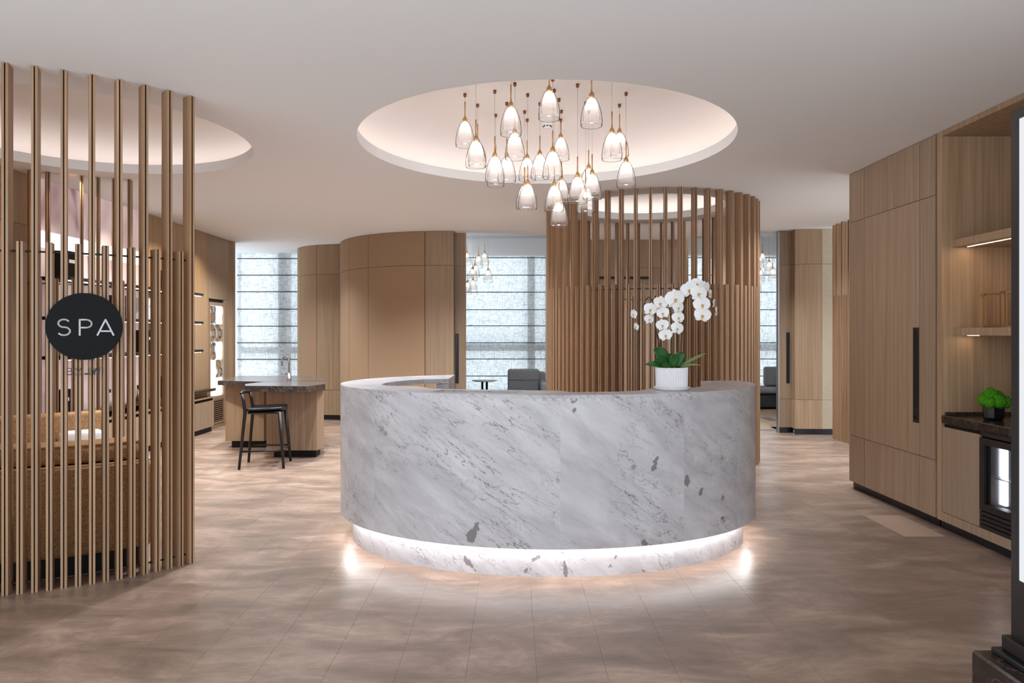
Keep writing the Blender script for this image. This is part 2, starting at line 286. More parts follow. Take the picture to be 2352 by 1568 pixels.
# ------------------------------------------------------------------ mesh builder
class MB:
    def __init__(s): s.v = []; s.f = []; s.m = []; s.sm = []
    def add(s, vs, fs, mi=0, smooth=False):
        o = len(s.v); s.v += [tuple(v) for v in vs]
        for f in fs: s.f.append(tuple(i+o for i in f)); s.m.append(mi); s.sm.append(smooth)
        return s
    def box(s, x0, x1, y0, y1, z0, z1, mi=0):
        x0, x1 = min(x0, x1), max(x0, x1); y0, y1 = min(y0, y1), max(y0, y1); z0, z1 = min(z0, z1), max(z0, z1)
        v = [(x, y, z) for z in (z0, z1) for y in (y0, y1) for x in (x0, x1)]
        return s.add(v, [(0, 2, 3, 1), (4, 5, 7, 6), (0, 1, 5, 4), (2, 6, 7, 3), (0, 4, 6, 2), (1, 3, 7, 5)], mi)
    def cbox(s, x0, x1, y0, y1, z0, z1, c=.01, mi=0, smooth=False):
        """box with chamfered edges"""
        bm = bmesh.new(); bmesh.ops.create_cube(bm, size=1)
        for v in bm.verts: v.co = ((x0+x1)/2+v.co.x*abs(x1-x0), (y0+y1)/2+v.co.y*abs(y1-y0), (z0+z1)/2+v.co.z*abs(z1-z0))
        bmesh.ops.bevel(bm, geom=list(bm.edges), offset=c, segments=3 if smooth else 1, affect='EDGES', profile=.5)
        bm.verts.index_update(); s.add([v.co[:] for v in bm.verts], [tuple(v.index for v in f.verts) for f in bm.faces], mi, smooth); bm.free(); return s
    def prism(s, poly, z0, z1, mi=0, smooth=False):
        n = len(poly); s.add([(x, y, z0) for x, y in poly]+[(x, y, z1) for x, y in poly], [tuple(range(n-1, -1, -1)), tuple(range(n, 2*n))], mi)
        return s.add([(x, y, z0) for x, y in poly]+[(x, y, z1) for x, y in poly], [(i, (i+1) % n, n+(i+1) % n, n+i) for i in range(n)], mi, smooth)
    def lathe(s, prof, c=(0, 0, 0), n=32, mi=0, smooth=True, a0=0, a1=2*PI):
        full = abs(a1-a0-2*PI) < 1e-6; k = n if full else n+1; vs = []
        for j in range(k):
            a = a0+(a1-a0)*j/n; ca, sa = math.cos(a), math.sin(a)
            vs += [(c[0]+r*ca, c[1]+r*sa, c[2]+z) for r, z in prof]
        p = len(prof); fs = []
        for j in range(n):
            j2 = (j+1) % k
            for i in range(p-1): fs.append((j*p+i, j2*p+i, j2*p+i+1, j*p+i+1))
        return s.add(vs, fs, mi, smooth)
    def tube(s, pts, r, n=8, mi=0, caps=True):
        pts = [Vector(p) for p in pts]; rs = r if isinstance(r, (list, tuple)) else [r]*len(pts); vs = []; up = None
        for i, p in enumerate(pts):
            t = (pts[min(i+1, len(pts)-1)]-pts[max(i-1, 0)]).normalized()
            if up is None: up = Vector((0, 0, 1)) if abs(t.z) < .9 else Vector((1, 0, 0))
            a = t.cross(up).normalized(); b = a.cross(t).normalized(); up = b
            for k in range(n):
                q = 2*PI*k/n; vs.append(p+(a*math.cos(q)+b*math.sin(q))*rs[i])
        fs = [(i*n+k, i*n+(k+1) % n, (i+1)*n+(k+1) % n, (i+1)*n+k) for i in range(len(pts)-1) for k in range(n)]
        s.add(vs, fs, mi, True)
        if caps: s.f += [tuple(len(s.v)-len(vs)+k for k in range(n-1, -1, -1)), tuple(len(s.v)-n+k for k in range(n))]; s.m += [mi, mi]; s.sm += [False, False]
        return s
    def arc(s, c, r0, r1, a0, a1, z0, z1, n=16, mi=0):
        """curved slab between two radii"""
        vs = []
        for j in range(n+1):
            a = a0+(a1-a0)*j/n; ca, sa = math.cos(a), math.sin(a)
            vs += [(c[0]+r*ca, c[1]+r*sa, z) for r, z in ((r0, z0), (r1, z0), (r1, z1), (r0, z1))]
        fs = [(j*4+i, j*4+(i+1) % 4, j*4+4+(i+1) % 4, j*4+4+i) for j in range(n) for i in range(4)]
        return s.add(vs, fs+[(3, 2, 1, 0), (n*4, n*4+1, n*4+2, n*4+3)], mi, False)
    def ball(s, c, r, n=12, m=8, mi=0, sq=(1, 1, 1)):
        prof = [(math.sin(PI*i/m)*r, -math.cos(PI*i/m)*r) for i in range(m+1)]
        o = len(s.v); s.lathe(prof, (0, 0, 0), n, mi)
        for i in range(o, len(s.v)): s.v[i] = (c[0]+s.v[i][0]*sq[0], c[1]+s.v[i][1]*sq[1], c[2]+s.v[i][2]*sq[2])
        return s
    def xform(s, M, start=0):
        for i in range(start, len(s.v)): s.v[i] = tuple(M @ Vector(s.v[i]))
        return s
    def mesh(s, name, mats, off=(0, 0, 0)):
        me = bpy.data.meshes.new(name); me.from_pydata([(x-off[0], y-off[1], z-off[2]) for x, y, z in s.v], [], s.f)
        for mt in (mats if isinstance(mats, (list, tuple)) else [mats]): me.materials.append(mt)
        me.polygons.foreach_set('material_index', s.m); me.polygons.foreach_set('use_smooth', s.sm)
        bm = bmesh.new(); bm.from_mesh(me); bmesh.ops.remove_doubles(bm, verts=bm.verts, dist=1e-6) if len(s.v) < 60000 else None
        bmesh.ops.recalc_face_normals(bm, faces=bm.faces); bm.to_mesh(me); bm.free()
        return me
    def build(s, name, mats, parent=None, loc=None):
        """vertices are world coordinates when loc is None and the parent is unrotated; the object is placed at loc / the parent's place"""
        off = wloc(parent) if parent is not None else (loc or (0, 0, 0))
        o = bpy.data.objects.new(name, s.mesh(name, mats, off)); col.objects.link(o)
        if parent is not None: o.parent = parent
        elif loc: o.location = loc
        return o
    def local(s, name, mats, parent):
        """vertices are local to the root thing"""
        o = bpy.data.objects.new(name, s.mesh(name, mats)); col.objects.link(o); o.parent = parent; return o
def wloc(o):
    x = y = z = 0
    while o is not None: x += o.location.x; y += o.location.y; z += o.location.z; o = o.parent
    return (x, y, z)
def tag(o, label=None, cat=None, group=None, kind=None):
    if label: o['label'] = label
    if cat: o['category'] = cat
    if group: o['group'] = group
    if kind: o['kind'] = kind
    return o
def thing(name, label, cat, loc=(0, 0, 0), rz=0, group=None):
    o = bpy.data.objects.new(name, None); col.objects.link(o); o.location = loc; o.rotation_euler = (0, 0, rz); o.empty_display_size = .1
    return tag(o, label, cat, group)
def struct(o, label): return tag(o, label, kind='structure')
def place(me, name, parent, loc, rz=0):
    o = bpy.data.objects.new(name, me); col.objects.link(o); o.parent = parent; o.location = loc; o.rotation_euler = (0, 0, rz); return o
def B(x0, x1, y0, y1, z0, z1): return MB().box(x0, x1, y0, y1, z0, z1)

# ------------------------------------------------------------------ floor
floor = struct(MB().box(-4.75, 7.0, -.3, 15.2, -.1, -.0009).build('floor', GROUT), 'taupe stone tile floor across the whole lobby')
TW, TL = .30, .60
X0, Y0 = .406, 3.905
tile_mb = MB(); g_ = .0006
tile_mb.add([(g_, g_, -.0009), (TW-g_, g_, -.0009), (TW-g_, TL-g_, -.0009), (g_, TL-g_, -.0009), (g_+.0004, g_+.0004, 0), (TW-g_-.0004, g_+.0004, 0), (TW-g_-.0004, TL-g_-.0004, 0), (g_+.0004, TL-g_-.0004, 0)],
            [(4, 5, 6, 7), (0, 1, 5, 4), (1, 2, 6, 5), (2, 3, 7, 6), (3, 0, 4, 7)])
tile_me = tile_mb.mesh('floor_tile', FLOORM); tile_lt = tile_mb.mesh('floor_tile_pale', FLOORL)
cand = []
for i in range(-18, 23):
    for j in range(-13, 21):
        x = X0+i*TW; y = Y0+j*TL+(TL/2 if i % 2 else 0)
        if x < -4.7 or x > 6.95 or y > 14.6 or y < -.3: continue
        if x > 2.6 and y > 10.75: continue
        px, yc = CX+F*(x+.15)/max(y+.3, .2), y+.3
        vis = y > 2.3 and -80 < px < 2440
        cand.append((0 if vis else 1, yc, x, y))
cand.sort()
rest = MB()
for k, (vis, yc, x, y) in enumerate(cand):
    if k < 298 and not vis:
        pale = abs(x-2.8) < .16 and abs(y-4.82) < .3
        place(tile_lt if pale else tile_me, 'floor_tile', floor, (x, y, 0))
    else: rest.add([(a+x, b+y, c) for a, b, c in tile_mb.v], tile_mb.f)
tag(rest.build('floor_tile', FLOORM, floor), kind='stuff')
pl = MB()
for i in range(24):
    for j in range(5):
        x = 2.66+i*.18; y0 = 10.78+j*1.1+(.5 if i % 2 else 0)-(.5 if i % 2 else 0)*(j == 0)
        if x < 6.9: pl.box(x+.001, x+.179, y0, min(15, y0+1.098), -.0009, 0)
tag(pl.build('floor_plank', OAKF, floor), kind='stuff')

# ------------------------------------------------------------------ ceiling with round coffers
MC = (.262, 5.686); MR = 1.465
LC = (-3.304, 5.479); LR = 1.24; LSR = 1.564
RC = (1.653, 8.541); RR = .88; RSR = 1.2
def filled(outer, holes, z):
    bm = bmesh.new()
    for lp in [outer]+holes:
        vs = [bm.verts.new((x, y, z)) for x, y in lp]
        for i in range(len(vs)): bm.edges.new((vs[i], vs[(i+1) % len(vs)]))
    bmesh.ops.triangle_fill(bm, use_beauty=True, edges=bm.edges[:], normal=(0, 0, 1)); bm.verts.index_update()
    r = [v.co[:] for v in bm.verts], [tuple(v.index for v in f.verts) for f in bm.faces]; bm.free(); return r
def circ(c, r, n=96): return [(c[0]+r*math.cos(2*PI*i/n), c[1]+r*math.sin(2*PI*i/n)) for i in range(n)]
back_edge = [(6.95, 10.75), (3.05, 10.75), (2.9, 11.0), (2.8, 11.4), (.95, 11.4)]
back_edge += [(.95-.35*t*1.0-1.5*t*t*.95, 11.35-.2*t-.55*math.sin(t*PI/2)) for t in (.15, .3, .45, .6, .75, .9, 1.0)]
outer = [(-5.6, -.9), (6.95, -.9)]+back_edge+[(-1.0, 13.5), (-5.6, 13.5)]
v_, f_ = filled(outer, [circ(MC, MR), circ(LC, LR), circ(RC, RR)], CE)
ceil_mb = MB().add(v_, f_)
n_ = len(back_edge); ceil_mb.add([(x, y, CE) for x, y in back_edge]+[(x, y, CE+.16) for x, y in back_edge], [(i, i+1, n_+i+1, n_+i) for i in range(n_-1)])
ceiling = struct(ceil_mb.build('ceiling', WHITE), 'smooth white ceiling with round recessed coffers')
MB().add([(-1.1, 10.2, 3.42), (7, 10.2, 3.42), (7, 15.2, 3.42), (-1.1, 15.2, 3.42)], [(0, 1, 2, 3)]).build('raised_ceiling', WHITE, ceiling)
LED_BACK = emit('lounge_cove_led', (1, .97, .95, 1), 34)
be_ = back_edge[::-1]; bk = MB(); vv_ = []
for x, y in be_: vv_ += [(x, y-.14, CE+.10), (x, y-.06, CE+.10), (x, y-.06, CE+.13), (x, y-.14, CE+.13)]
bk.add(vv_, [(j*4+i, j*4+(i+1) % 4, j*4+4+(i+1) % 4, j*4+4+i) for j in range(len(be_)-1) for i in range(4)]); bk.build('cove_light_strip', LED_BACK, ceiling)
def coffer(c, R, led, top=.468, flat=.62):
    prof = [(R, 0), (R, .085), (R+.014, .085), (R+.014, .02), (R+.22, .02), (R+.22, .12)]
    MB().lathe(prof, (c[0], c[1], CE), 96, smooth=False).build('coffer_lip', WHITE, ceiling)
    r0, r1 = R+.22, R*flat; dome = [(R+.22, .12)]
    for i in range(1, 13):
        t = i/12*PI/2; dome.append((r1+(r0-r1)*math.cos(t), .12+(top-.12)*math.sin(t)))
    dome.append((.001, top))
    MB().lathe(dome, (c[0], c[1], CE), 96).build('coffer_dome', COVE, ceiling)
    MB().lathe([(R+.10, .024), (R+.145, .024), (R+.145, .034), (R+.10, .034), (R+.10, .024)], (c[0], c[1], CE), 96).build('cove_light_strip', led, ceiling)
coffer(MC, MR, LED_COVE); coffer(LC, LR, LED_COVE_L, .36); coffer(RC, RR, LED_COVE_R, .3)

# added fill downlights brightening the dark rear and left nook, parented to the ceiling
DL_TRIM = MB().lathe([(.020, -.0015), (.026, -.0015), (.027, .0), (.020, .0)], n=20).mesh('added_downlight_trim', WHITE)
DL_LENS = MB().lathe([(.001, -.001), (.020, -.001)], n=20).mesh('lens', WHITE)  # plain white disc dressing each added fill spot, does not glow
def fill_spot(name, e, c, sz):
    d = bpy.data.lights.new(name, 'SPOT'); d.energy = e; d.color = c; d.spot_size = R_(sz); d.spot_blend = .9; d.shadow_soft_size = .035; return d
DL_N, DL_W = fill_spot('neutral_fill', 235, (.87, .95, 1), 125), fill_spot('warm_fill', 95, (1, .86, .66), 115)
for ld, spots_ in ((DL_N, [(-3.5, 7.7), (-2.0, 7.2), (-.6, 7.6), (-3.5, 9.3), (-2.2, 8.6), (-1.1, 8.8), (-3.6, 10.7), (.1, 9.0), (.9, 10.4), (3.2, 7.6), (3.5, 8.9), (2.6, 10.3), (-1.75, 5.4)]), (DL_W, [(-4.15, 6.75), (-4.1, 8.0), (-4.1, 9.1), (-4.1, 10.2), (-1.95, 4.2)][:4])):
    for x, y in spots_:
        t = place(DL_TRIM, 'added_downlight_trim', ceiling, (x, y, CE)); q = place(DL_LENS, 'lens', t, (0, 0, 0))
        lo = bpy.data.objects.new('fill_lamp', ld); col.objects.link(lo); lo.parent = t; lo.location = (0, 0, -.008)

# ------------------------------------------------------------------ windows and outer walls at the far end
def window(n, label, x0, x1, z0, z1, Y, rods, mull, trans):
    wn = struct(MB().box(x0-.06, x0, Y+.02, Y+.16, z0-.06, z1).box(x1, x1+.06, Y+.02, Y+.16, z0-.06, z1).box(x0, x1, Y+.02, Y+.16, z0-.06, z0).build('window_%d' % n, WHITE), label)
    MB().box(x0, x1, Y+.30, Y+.306, z0, z1).build('glass_pane', PANE, wn)
    for a, b in mull: MB().box(a, b, Y+.10, Y+.2, z0, z1).build('mullion', DGREY, wn)
    for a, b in trans: MB().box(x0, x1, Y+.12, Y+.18, a, b).build('transom', DGREY, wn)
    bl = thing('roman_blind', 'pale linen roman blind hanging over '+label.split(' blind ')[-1] if ' blind ' in label else 'pale linen roman blind', 'blind', ((x0+x1)/2, Y-.02, z1))
    zs = [z1]+rods+[z0+.01]
    for i in range(len(zs)-1):
        MB().add([(x0, Y-.02, zs[i]), (x1, Y-.02, zs[i]), (x1, Y-.02+.004*(i % 2), zs[i+1]), (x0, Y-.02+.004*(i % 2), zs[i+1])], [(0, 1, 2, 3)]).build('fabric_panel', LINEN, bl)
    for z in rods+[z0+.01]: MB().box(x0, x1, Y-.034, Y-.022, z-.008, z+.008).build('batten', ROD, bl)
    return bl
YW1, YW2 = 13.3, 14.7
rods1 = [PZ(y, YW1) for y in (594, 632, 670, 710, 749, 787, 825)]
b1 = window(1, 'tall window behind the makeup island', PX(546, YW1), PX(694, YW1), PZ(866, YW1), CE-.005, YW1, rods1, [(PX(635, YW1), PX(662, YW1))], [(PZ(812, YW1), PZ(797, YW1))])
b1['label'] = 'pale linen roman blind behind the island with the tap'
rods2 = [PZ(y, YW2) for y in (592, 632, 671, 711, 748, 787, 824, 863)]
b2 = window(2, 'wide window behind the round side table', PX(1060, YW2), PX(1253, YW2), .28, PZ(588, YW2), YW2, rods2, [(PX(1212, YW2), PX(1229, YW2))], [(PZ(806, YW2), PZ(790, YW2))])
b2['label'] = 'pale linen roman blind behind the round side table and grey armchair'
b3 = window(3, 'window right of the tall slat screen', PX(1560, YW2), PX(1835, YW2), .28, PZ(586, YW2), YW2, rods2, [(PX(1640, YW2), PX(1662, YW2))], [(PZ(806, YW2), PZ(790, YW2))])
b3['label'] = 'pale linen roman blind behind the grey sofa, right of the slat screen'
wf = MB().box(-5.6, PX(546, YW1), YW1, YW1+.2, 0, CE+.5).box(PX(694, YW1), -2.2, YW1, YW1+.2, 0, CE+.5).box(PX(546, YW1), PX(694, YW1), YW1, YW1+.2, 0, PZ(866, YW1)-.06).box(PX(546, YW1), PX(694, YW1), YW1, YW1+.2, CE-.005, CE+.5)
struct(wf.build('wall_back_left', WHITE), 'white wall around the window behind the island')
zt = PZ(588, YW2)
x2a, x2b, x3a, x3b = PX(1060, YW2), PX(1253, YW2), PX(1560, YW2), PX(1835, YW2)
wb = MB().box(-2.3, x2a-.06, YW2, YW2+.2, 0, 3.6).box(x2b+.06, x3a-.06, YW2, YW2+.2, 0, 3.6).box(x3b+.06, 7, YW2, YW2+.2, 0, 3.6)
for a, b in ((x2a-.06, x2b+.06), (x3a-.06, x3b+.06)): wb.box(a, b, YW2, YW2+.2, 0, .22).box(a, b, YW2, YW2+.2, zt, 3.6)
struct(wb.build('wall_back', WHITE), 'white far wall above and between the lounge windows')
struct(B(6.95, 7.1, 10.6, 15, 0, 3.5).build('wall_back_right', WHITE), 'white side wall of the lounge')
struct(B(-2.3, -2.2, 13.3, 14.9, 0, 3.5).build('wall_lounge_left', WHITE), 'short white wall closing the lounge')

# ------------------------------------------------------------------ left wall with oak panels
XL = -4.56
wl = struct(MB().box(XL-.25, XL-.03, 2.4, 11.83, 0, CE).box(XL-1.1, XL-.25, 11.6, 11.83, 0, CE).build('wall_left', CORE), 'long oak panelled wall behind the left slat screen')
def wpanel(y0, y1, z0, z1, name='wall_panel', mat=OAK, t=.03): return MB().box(XL-.03, XL-.03+t, y0+.002, y1-.002, z0+.002, z1-.002).build(name, mat, wl)
ys = [2.4, 3.0, 4.2, 5.4, 6.85]
for a, b in zip(ys, ys[1:]):
    wpanel(a, b, .08, 2.47); wpanel(a, b, 2.47, CE)
for a, b in ((8.89, 10.14), (10.14, 10.70)): wpanel(a, b, .0, CE)
wpanel(10.70, 11.5, 1.98, CE, mat=OAKB); wpanel(11.30, 11.5, 0, 1.98, mat=OAKB); wpanel(10.70, 10.74, 0, 1.98, mat=OAKB)
wpanel(10.74, 11.3, 0, .07, mat=OAKB)
for z0, z1 in ((0, 2.45), (2.45, CE)): MB().arc((XL-.14, 11.66), .0, .17, -PI/2, PI/2+.3, z0+.002, z1-.002, 14).build('rounded_pilaster', OAKB, wl)
# glass block light
gb = thing('glass_block_panel', 'backlit glass block panel set in the oak wall left of the island', 'wall light', (XL-.02, 11.0, .45))
B(XL-.03, XL-.025, 10.76, 11.3, .47, 1.88).build('back_light', GLOWG, gb)
fr = MB().box(XL-.02, XL+.012, 10.74, 10.775, .45, 1.93).box(XL-.02, XL+.012, 11.275, 11.31, .45, 1.93).box(XL-.02, XL+.012, 10.775, 11.275, 1.88, 1.93).box(XL-.02, XL+.012, 10.775, 11.275, .45, .49)
fr.build('frame', OAKB, gb)
for r in range(5):
    for c in range(2):
        y0, z0 = 10.778+c*.249, .493+r*.277; m_ = MB(); vs, fs = [], []
        for i in range(9):
            for j in range(9):
                u, v = i/8, j/8; e = min(u, v, 1-u, 1-v)
                vs.append((XL-.015+.022*min(1, e*6)+.007*math.sin(u*9+r*2+c)*math.cos(v*7+r), y0+u*.246, z0+v*.274))
        for i in range(8):
            for j in range(8): fs.append((i*9+j, i*9+9+j, i*9+10+j, i*9+1+j))
        m_.add(vs, fs, 0, True).build('glass_block', GBLOCK, gb)
B(XL-.03, XL-.02, 10.74, 11.3, 1.93, 1.98).build('shadow_gap', BLACKM, gb)
vt = thing('vent_grille', 'oak louvred vent grille under the backlit glass blocks', 'vent', (XL, 11.0, .07))
B(XL-.03, XL-.02, 10.74, 11.3, .07, .45).build('backing', BLACKM, vt)
for k in range(11): MB().add([(XL-.02, 10.76, .09+k*.031), (XL-.02, 11.28, .09+k*.031), (XL+.006, 11.28, .105+k*.031), (XL+.006, 10.76, .105+k*.031), (XL-.02, 10.76, .1+k*.031), (XL-.02, 11.28, .1+k*.031), (XL+.006, 11.28, .115+k*.031), (XL+.006, 10.76, .115+k*.031)],
    [(0, 1, 2, 3), (4, 5, 6, 7), (0, 1, 5, 4), (1, 2, 6, 5), (2, 3, 7, 6), (3, 0, 4, 7)]).build('louvre', OAKB, vt)
MB().box(XL-.02, XL+.01, 10.735, 10.76, .07, .45).box(XL-.02, XL+.01, 11.28, 11.305, .07, .45).box(XL-.02, XL+.01, 10.76, 11.28, .43, .45).box(XL-.02, XL+.01, 10.76, 11.28, .07, .088).build('frame', OAKB, vt)
# display shelving against the left wall
ds = thing('display_shelving', 'black framed lit retail shelving with pink print behind the left screen', 'shelving', (XL, 8.5, 0))
for a, b in ((6.86, 7.72), (7.72, 8.31), (8.31, 8.89)):
    B(XL-.03, XL-.01, a+.01, b-.01, 2.455, CE).build('print_panel', PINK, ds)
    B(XL-.03, XL-.012, a+.01, b-.01, 2.29, 2.45).build('light_panel', BACKW, ds)
    B(XL-.03, XL-.01, a+.01, b-.01, .62, 2.285).build('print_panel', PINK, ds)
for y in (7.72, 8.31, 8.88, 9.42): B(XL-.01, XL+.02, y-.018, y+.018, .62, CE-.002).build('post', BLACK, ds)
MB().box(XL+.0, XL+.03, 10.10, 10.14, .62, 2.35).box(XL, XL+.03, 9.95, 10.14, 2.32, 2.35).box(XL, XL+.01, 9.98, 10.1, 1.98, 2.12).build('post', BLACK, ds)
for z in (1.985, 1.6, 1.215):
    s_ = B(XL, XL+.30, 6.88, 9.86, z-.016, z+.016).build('shelf', BLACKM, ds)
    B(XL+.24, XL+.28, 6.9, 9.84, z-.024, z-.017).build('light_strip', LED_SHELF, s_)
cnt = B(XL, XL+.13, 6.88, 10.68, .60, .64).build('counter', EMPER, ds)
base = thing('low_cabinet', 'low oak base cabinet under the lit shelving on the left', 'cabinet', (XL+.1, 9.0, 0))
B(XL, XL+.09, 6.88, 10.66, .07, .50).build('carcass', CORE, base); B(XL, XL+.12, 6.88, 10.68, .50, .52).build('top', OAK, base)
B(XL, XL+.08, 6.9, 10.64, 0, .07).build('toe_kick', BLACKM, base)
for k in range(6): B(XL+.09, XL+.11, 6.885+k*.63, 6.885+k*.63+.622, .075, .46).build('door', OAKR, base)
def product(name, label, cat, y, z, wd, ht, mat, kind, x=XL+.14):
    t = thing(name, label, cat, (x, y, z))
    if kind == 'box':
        MB().cbox(x-wd/2, x+wd/2, y-wd/2, y+wd/2, z, z+ht, .003).build('carton', mat, t); B(x+wd/2, x+wd/2+.001, y-wd*.3, y+wd*.3, z+ht*.55, z+ht*.68).build('printed_label', SILVERP, t)
    else:
        MB().lathe([(.001, 0), (wd*.5, 0), (wd*.5, ht*.7), (wd*.42, ht*.76), (wd*.2, ht*.8), (.001, ht*.8)], (x, y, z), 14).build('body', mat, t)
        MB().lathe([(wd*.22, ht*.8), (wd*.22, ht), (.001, ht)], (x, y, z), 12).build('cap', BLACK if mat is not BLACK else GOLD, t)
PSH = [('top', 2.002), ('middle', 1.617), ('lowest', 1.232), ('stone counter', .641)]
words = ['nearest the camera', 'second from the camera', 'third from the camera', 'farthest from the camera']
pm = [(BLACKG, 'black', 'box'), (POTW, 'white', 'bottle'), (GOLD, 'gold', 'bottle'), (DGREY, 'dark grey', 'box'), (POTW, 'white', 'box'), (BLACK, 'black', 'bottle')]
for si, (sn, z) in enumerate(PSH):
    for k in range(4):
        mt, cn, kd = pm[(k+si*2) % 6]; y = 7.05+k*.72+.1*((si*3+k*5) % 3)
        where = 'the %s shelf' % sn if si < 3 else 'the stone counter'
        product('product_box' if kd == 'box' else 'lotion_bottle', '%s %s on %s of the lit display, %s' % (cn, 'carton' if kd == 'box' else 'bottle', where, words[k]), kd, y, z, .15 if kd == 'box' else .08, .26 if kd == 'box' else .19, mt, kd, XL+(.14 if si < 3 else .065) if kd == 'bottle' or si < 3 else XL+.085)

# ------------------------------------------------------------------ curved oak volumes at the back
def volume(name, label, c, R, cols, plan, seams, t=.03):
    """core plan polygon plus curved panels; cols = [(px0, px1, material)] on the cylinder"""
    core = struct(MB().prism(plan, .0, CE-.004).build(name, CORE), label)
    zz = [.08]+seams+[CE-.002]
    for p0, p1, mt in cols:
        a0, a1 = (hit(p, c, R+t) if not isinstance(p, tuple) else p[0] for p in (p0, p1))
        g = .0045/R
        for z0, z1 in zip(zz, zz[1:]): MB().arc(c, R, R+t, a0+g, a1-g, z0+.0025, z1-.0025, 22).build('wall_panel', mt, core)
    a0 = hit(cols[0][0], c, R+t) if not isinstance(cols[0][0], tuple) else cols[0][0][0]
    a1 = hit(cols[-1][1], c, R+t) if not isinstance(cols[-1][1], tuple) else cols[-1][1][0]
    MB().arc(c, R-.03, R+.005, a0, a1, 0, .08, 30).build('toe_kick', KICK, core)
    return core
def arcpts(c, R, a0, a1, n=20): return [(c[0]+R*math.cos(a0+(a1-a0)*i/n), c[1]+R*math.sin(a0+(a1-a0)*i/n)) for i in range(n+1)]
D1, D1R = (-1.03, 12.33), 1.885
ta = hit(784, D1, D1R); tb = hit(1043, D1, D1R)
v1 = volume('wall_center', 'curved tan and oak wall volume behind the desk', D1, D1R-.03, [((ta-.5,), ta, TANF), (ta, 846, TANF), (846, 976, TANF), (976, 1043, OAKB)], arcpts(D1, D1R-.03, ta-.5, tb)+[(-1.3, 13.4), (-2.5, 13.4)], [.50, 2.45])
for z0, z1 in ((.08, .5), (.5, 2.45), (2.45, CE-.002)): MB().box(PX(1042, 10.6), PX(1070, 10.6), 10.6, 10.66, z0+.002, z1-.002).build('door_leaf', OAKB, v1)
def pull(parent, x0, x1, y, z0, z1):
    h = MB().box(x0, x1, y-.004, y, z0, z1).build('pull_handle', BLACK, parent)
    MB().box(x0+.012, x0+.024, y-.02, y-.004, z0+.02, z1-.02).build('grip', BLACKG, h)
pull(v1, PX(1046, 10.6), PX(1054, 10.6), 10.6, PZ(880, 10.6), PZ(766, 10.6))
D2, D2R = (-2.9, 12.95), .95
t2 = hit(691, D2, D2R); t3 = hit(778, D2, D2R)
v2 = volume('wall_center_left', 'curved tan and oak wall volume right of the island window', D2, D2R-.03, [((t2-.35,), t2, TANF), (t2, 727, TANF), (727, (-PI/2+.25,), OAKB)], arcpts(D2, D2R-.03, t2-.35, -PI/2+.25)+[(-2.3, 13.28), (-3.8, 13.28)], [.50, 2.45])
# right rear volume
c3 = (4.5, 13.35); r3 = 3.1
a30, a31, a32 = hit(1826, c3, r3), hit(1888, c3, r3), hit(1960, c3, r3)
v3 = struct(MB().prism(arcpts(c3, r3-.03, a30, a32, 12)+[(6.9, 10.6), (6.9, 10.72), (PX(1832, 10.55), 10.6)], 0, CE-.004).build('wall_right_rear', CORE), 'curved oak and cream wall volume at the rear right')
for z0, z1 in ((.08, .5), (.5, 2.45), (2.45, CE-.002)):
    MB().arc(c3, r3-.03, r3, a30, a31, z0+.002, z1-.002, 10).build('wall_panel', OAK, v3); MB().arc(c3, r3-.03, r3, a31+.001, a32, z0+.002, z1-.002, 10).build('wall_panel', CREAMF, v3)
    MB().box(PX(1789, 10.44), PX(1820, 10.44), 10.44, 10.5, z0+.002, z1-.002).build('door_leaf', OAKB, v3)
    p0, p1 = (PX(1817, 10.44), 10.44), (c3[0]+r3*math.cos(a30), c3[1]+r3*math.sin(a30)); MB().prism([p0, p1, (p1[0]+.03, p1[1]+.03), (p0[0]+.03, p0[1]+.03)], z0+.002, z1-.002).build('wall_panel', OAKB, v3)
MB().arc(c3, r3-.03, r3+.004, a30, a32, 0, .08, 12).build('toe_kick', KICK, v3); B(PX(1790, 10.44), PX(1822, 10.44), 10.445, 10.5, 0, .08).build('toe_kick', KICK, v3)
B(PX(1787.5, 10.44), PX(1789, 10.44), 10.43, 10.52, 0, CE-.01).build('edge_strip', STEEL, v3)
pull(v3, PX(1806, 10.44), PX(1814, 10.44), 10.44, PZ(880, 10.44), PZ(763, 10.44))
# oak wall with a door seen through the rear screen
v4 = struct(B(.95, 2.82, 11.43, 11.55, 0, CE).build('wall_rear', CORE), 'oak wall with a flush door behind the rear slat screen')
for a, b in ((.95, 1.3), (1.3, 2.25), (2.25, 2.82)):
    for z0, z1 in ((.0, 2.25), (2.25, 2.5), (2.5, CE)): B(a+.003, b-.003, 11.4, 11.43, z0+.002, z1-.002).build('wall_panel', OAKB, v4)
B(1.32, 2.22, 11.385, 11.4, 2.32, 2.36).build('door_track', BLACK, v4)

# ------------------------------------------------------------------ slat screens
def slat_mesh(h):
    m = MB(); w2, d2, g = .0155, .042, .0035
    poly = [(-d2, -w2), (d2, -w2), (d2, -g), (d2-.008, -g), (d2-.008, g), (d2, g), (d2, w2), (-d2, w2), (-d2, g), (-d2+.008, g), (-d2+.008, -g), (-d2, -g)]
    n = 12; m.add([(x, y, 0) for x, y in poly]+[(x, y, h) for x, y in poly], [tuple(range(n-1, -1, -1)), tuple(range(n, 2*n))])
    for i in range(n):
        m.add([(poly[i][0], poly[i][1], 0), (poly[(i+1) % n][0], poly[(i+1) % n][1], 0), (poly[(i+1) % n][0], poly[(i+1) % n][1], h), (poly[i][0], poly[i][1], h)], [(0, 1, 2, 3)], 1 if i in (2, 3, 4, 8, 9, 10) else 0)
    return m.mesh('slat', [OAKS, BLACKM])
SL_T, SL_S = slat_mesh(CE-.003), slat_mesh(1.965)
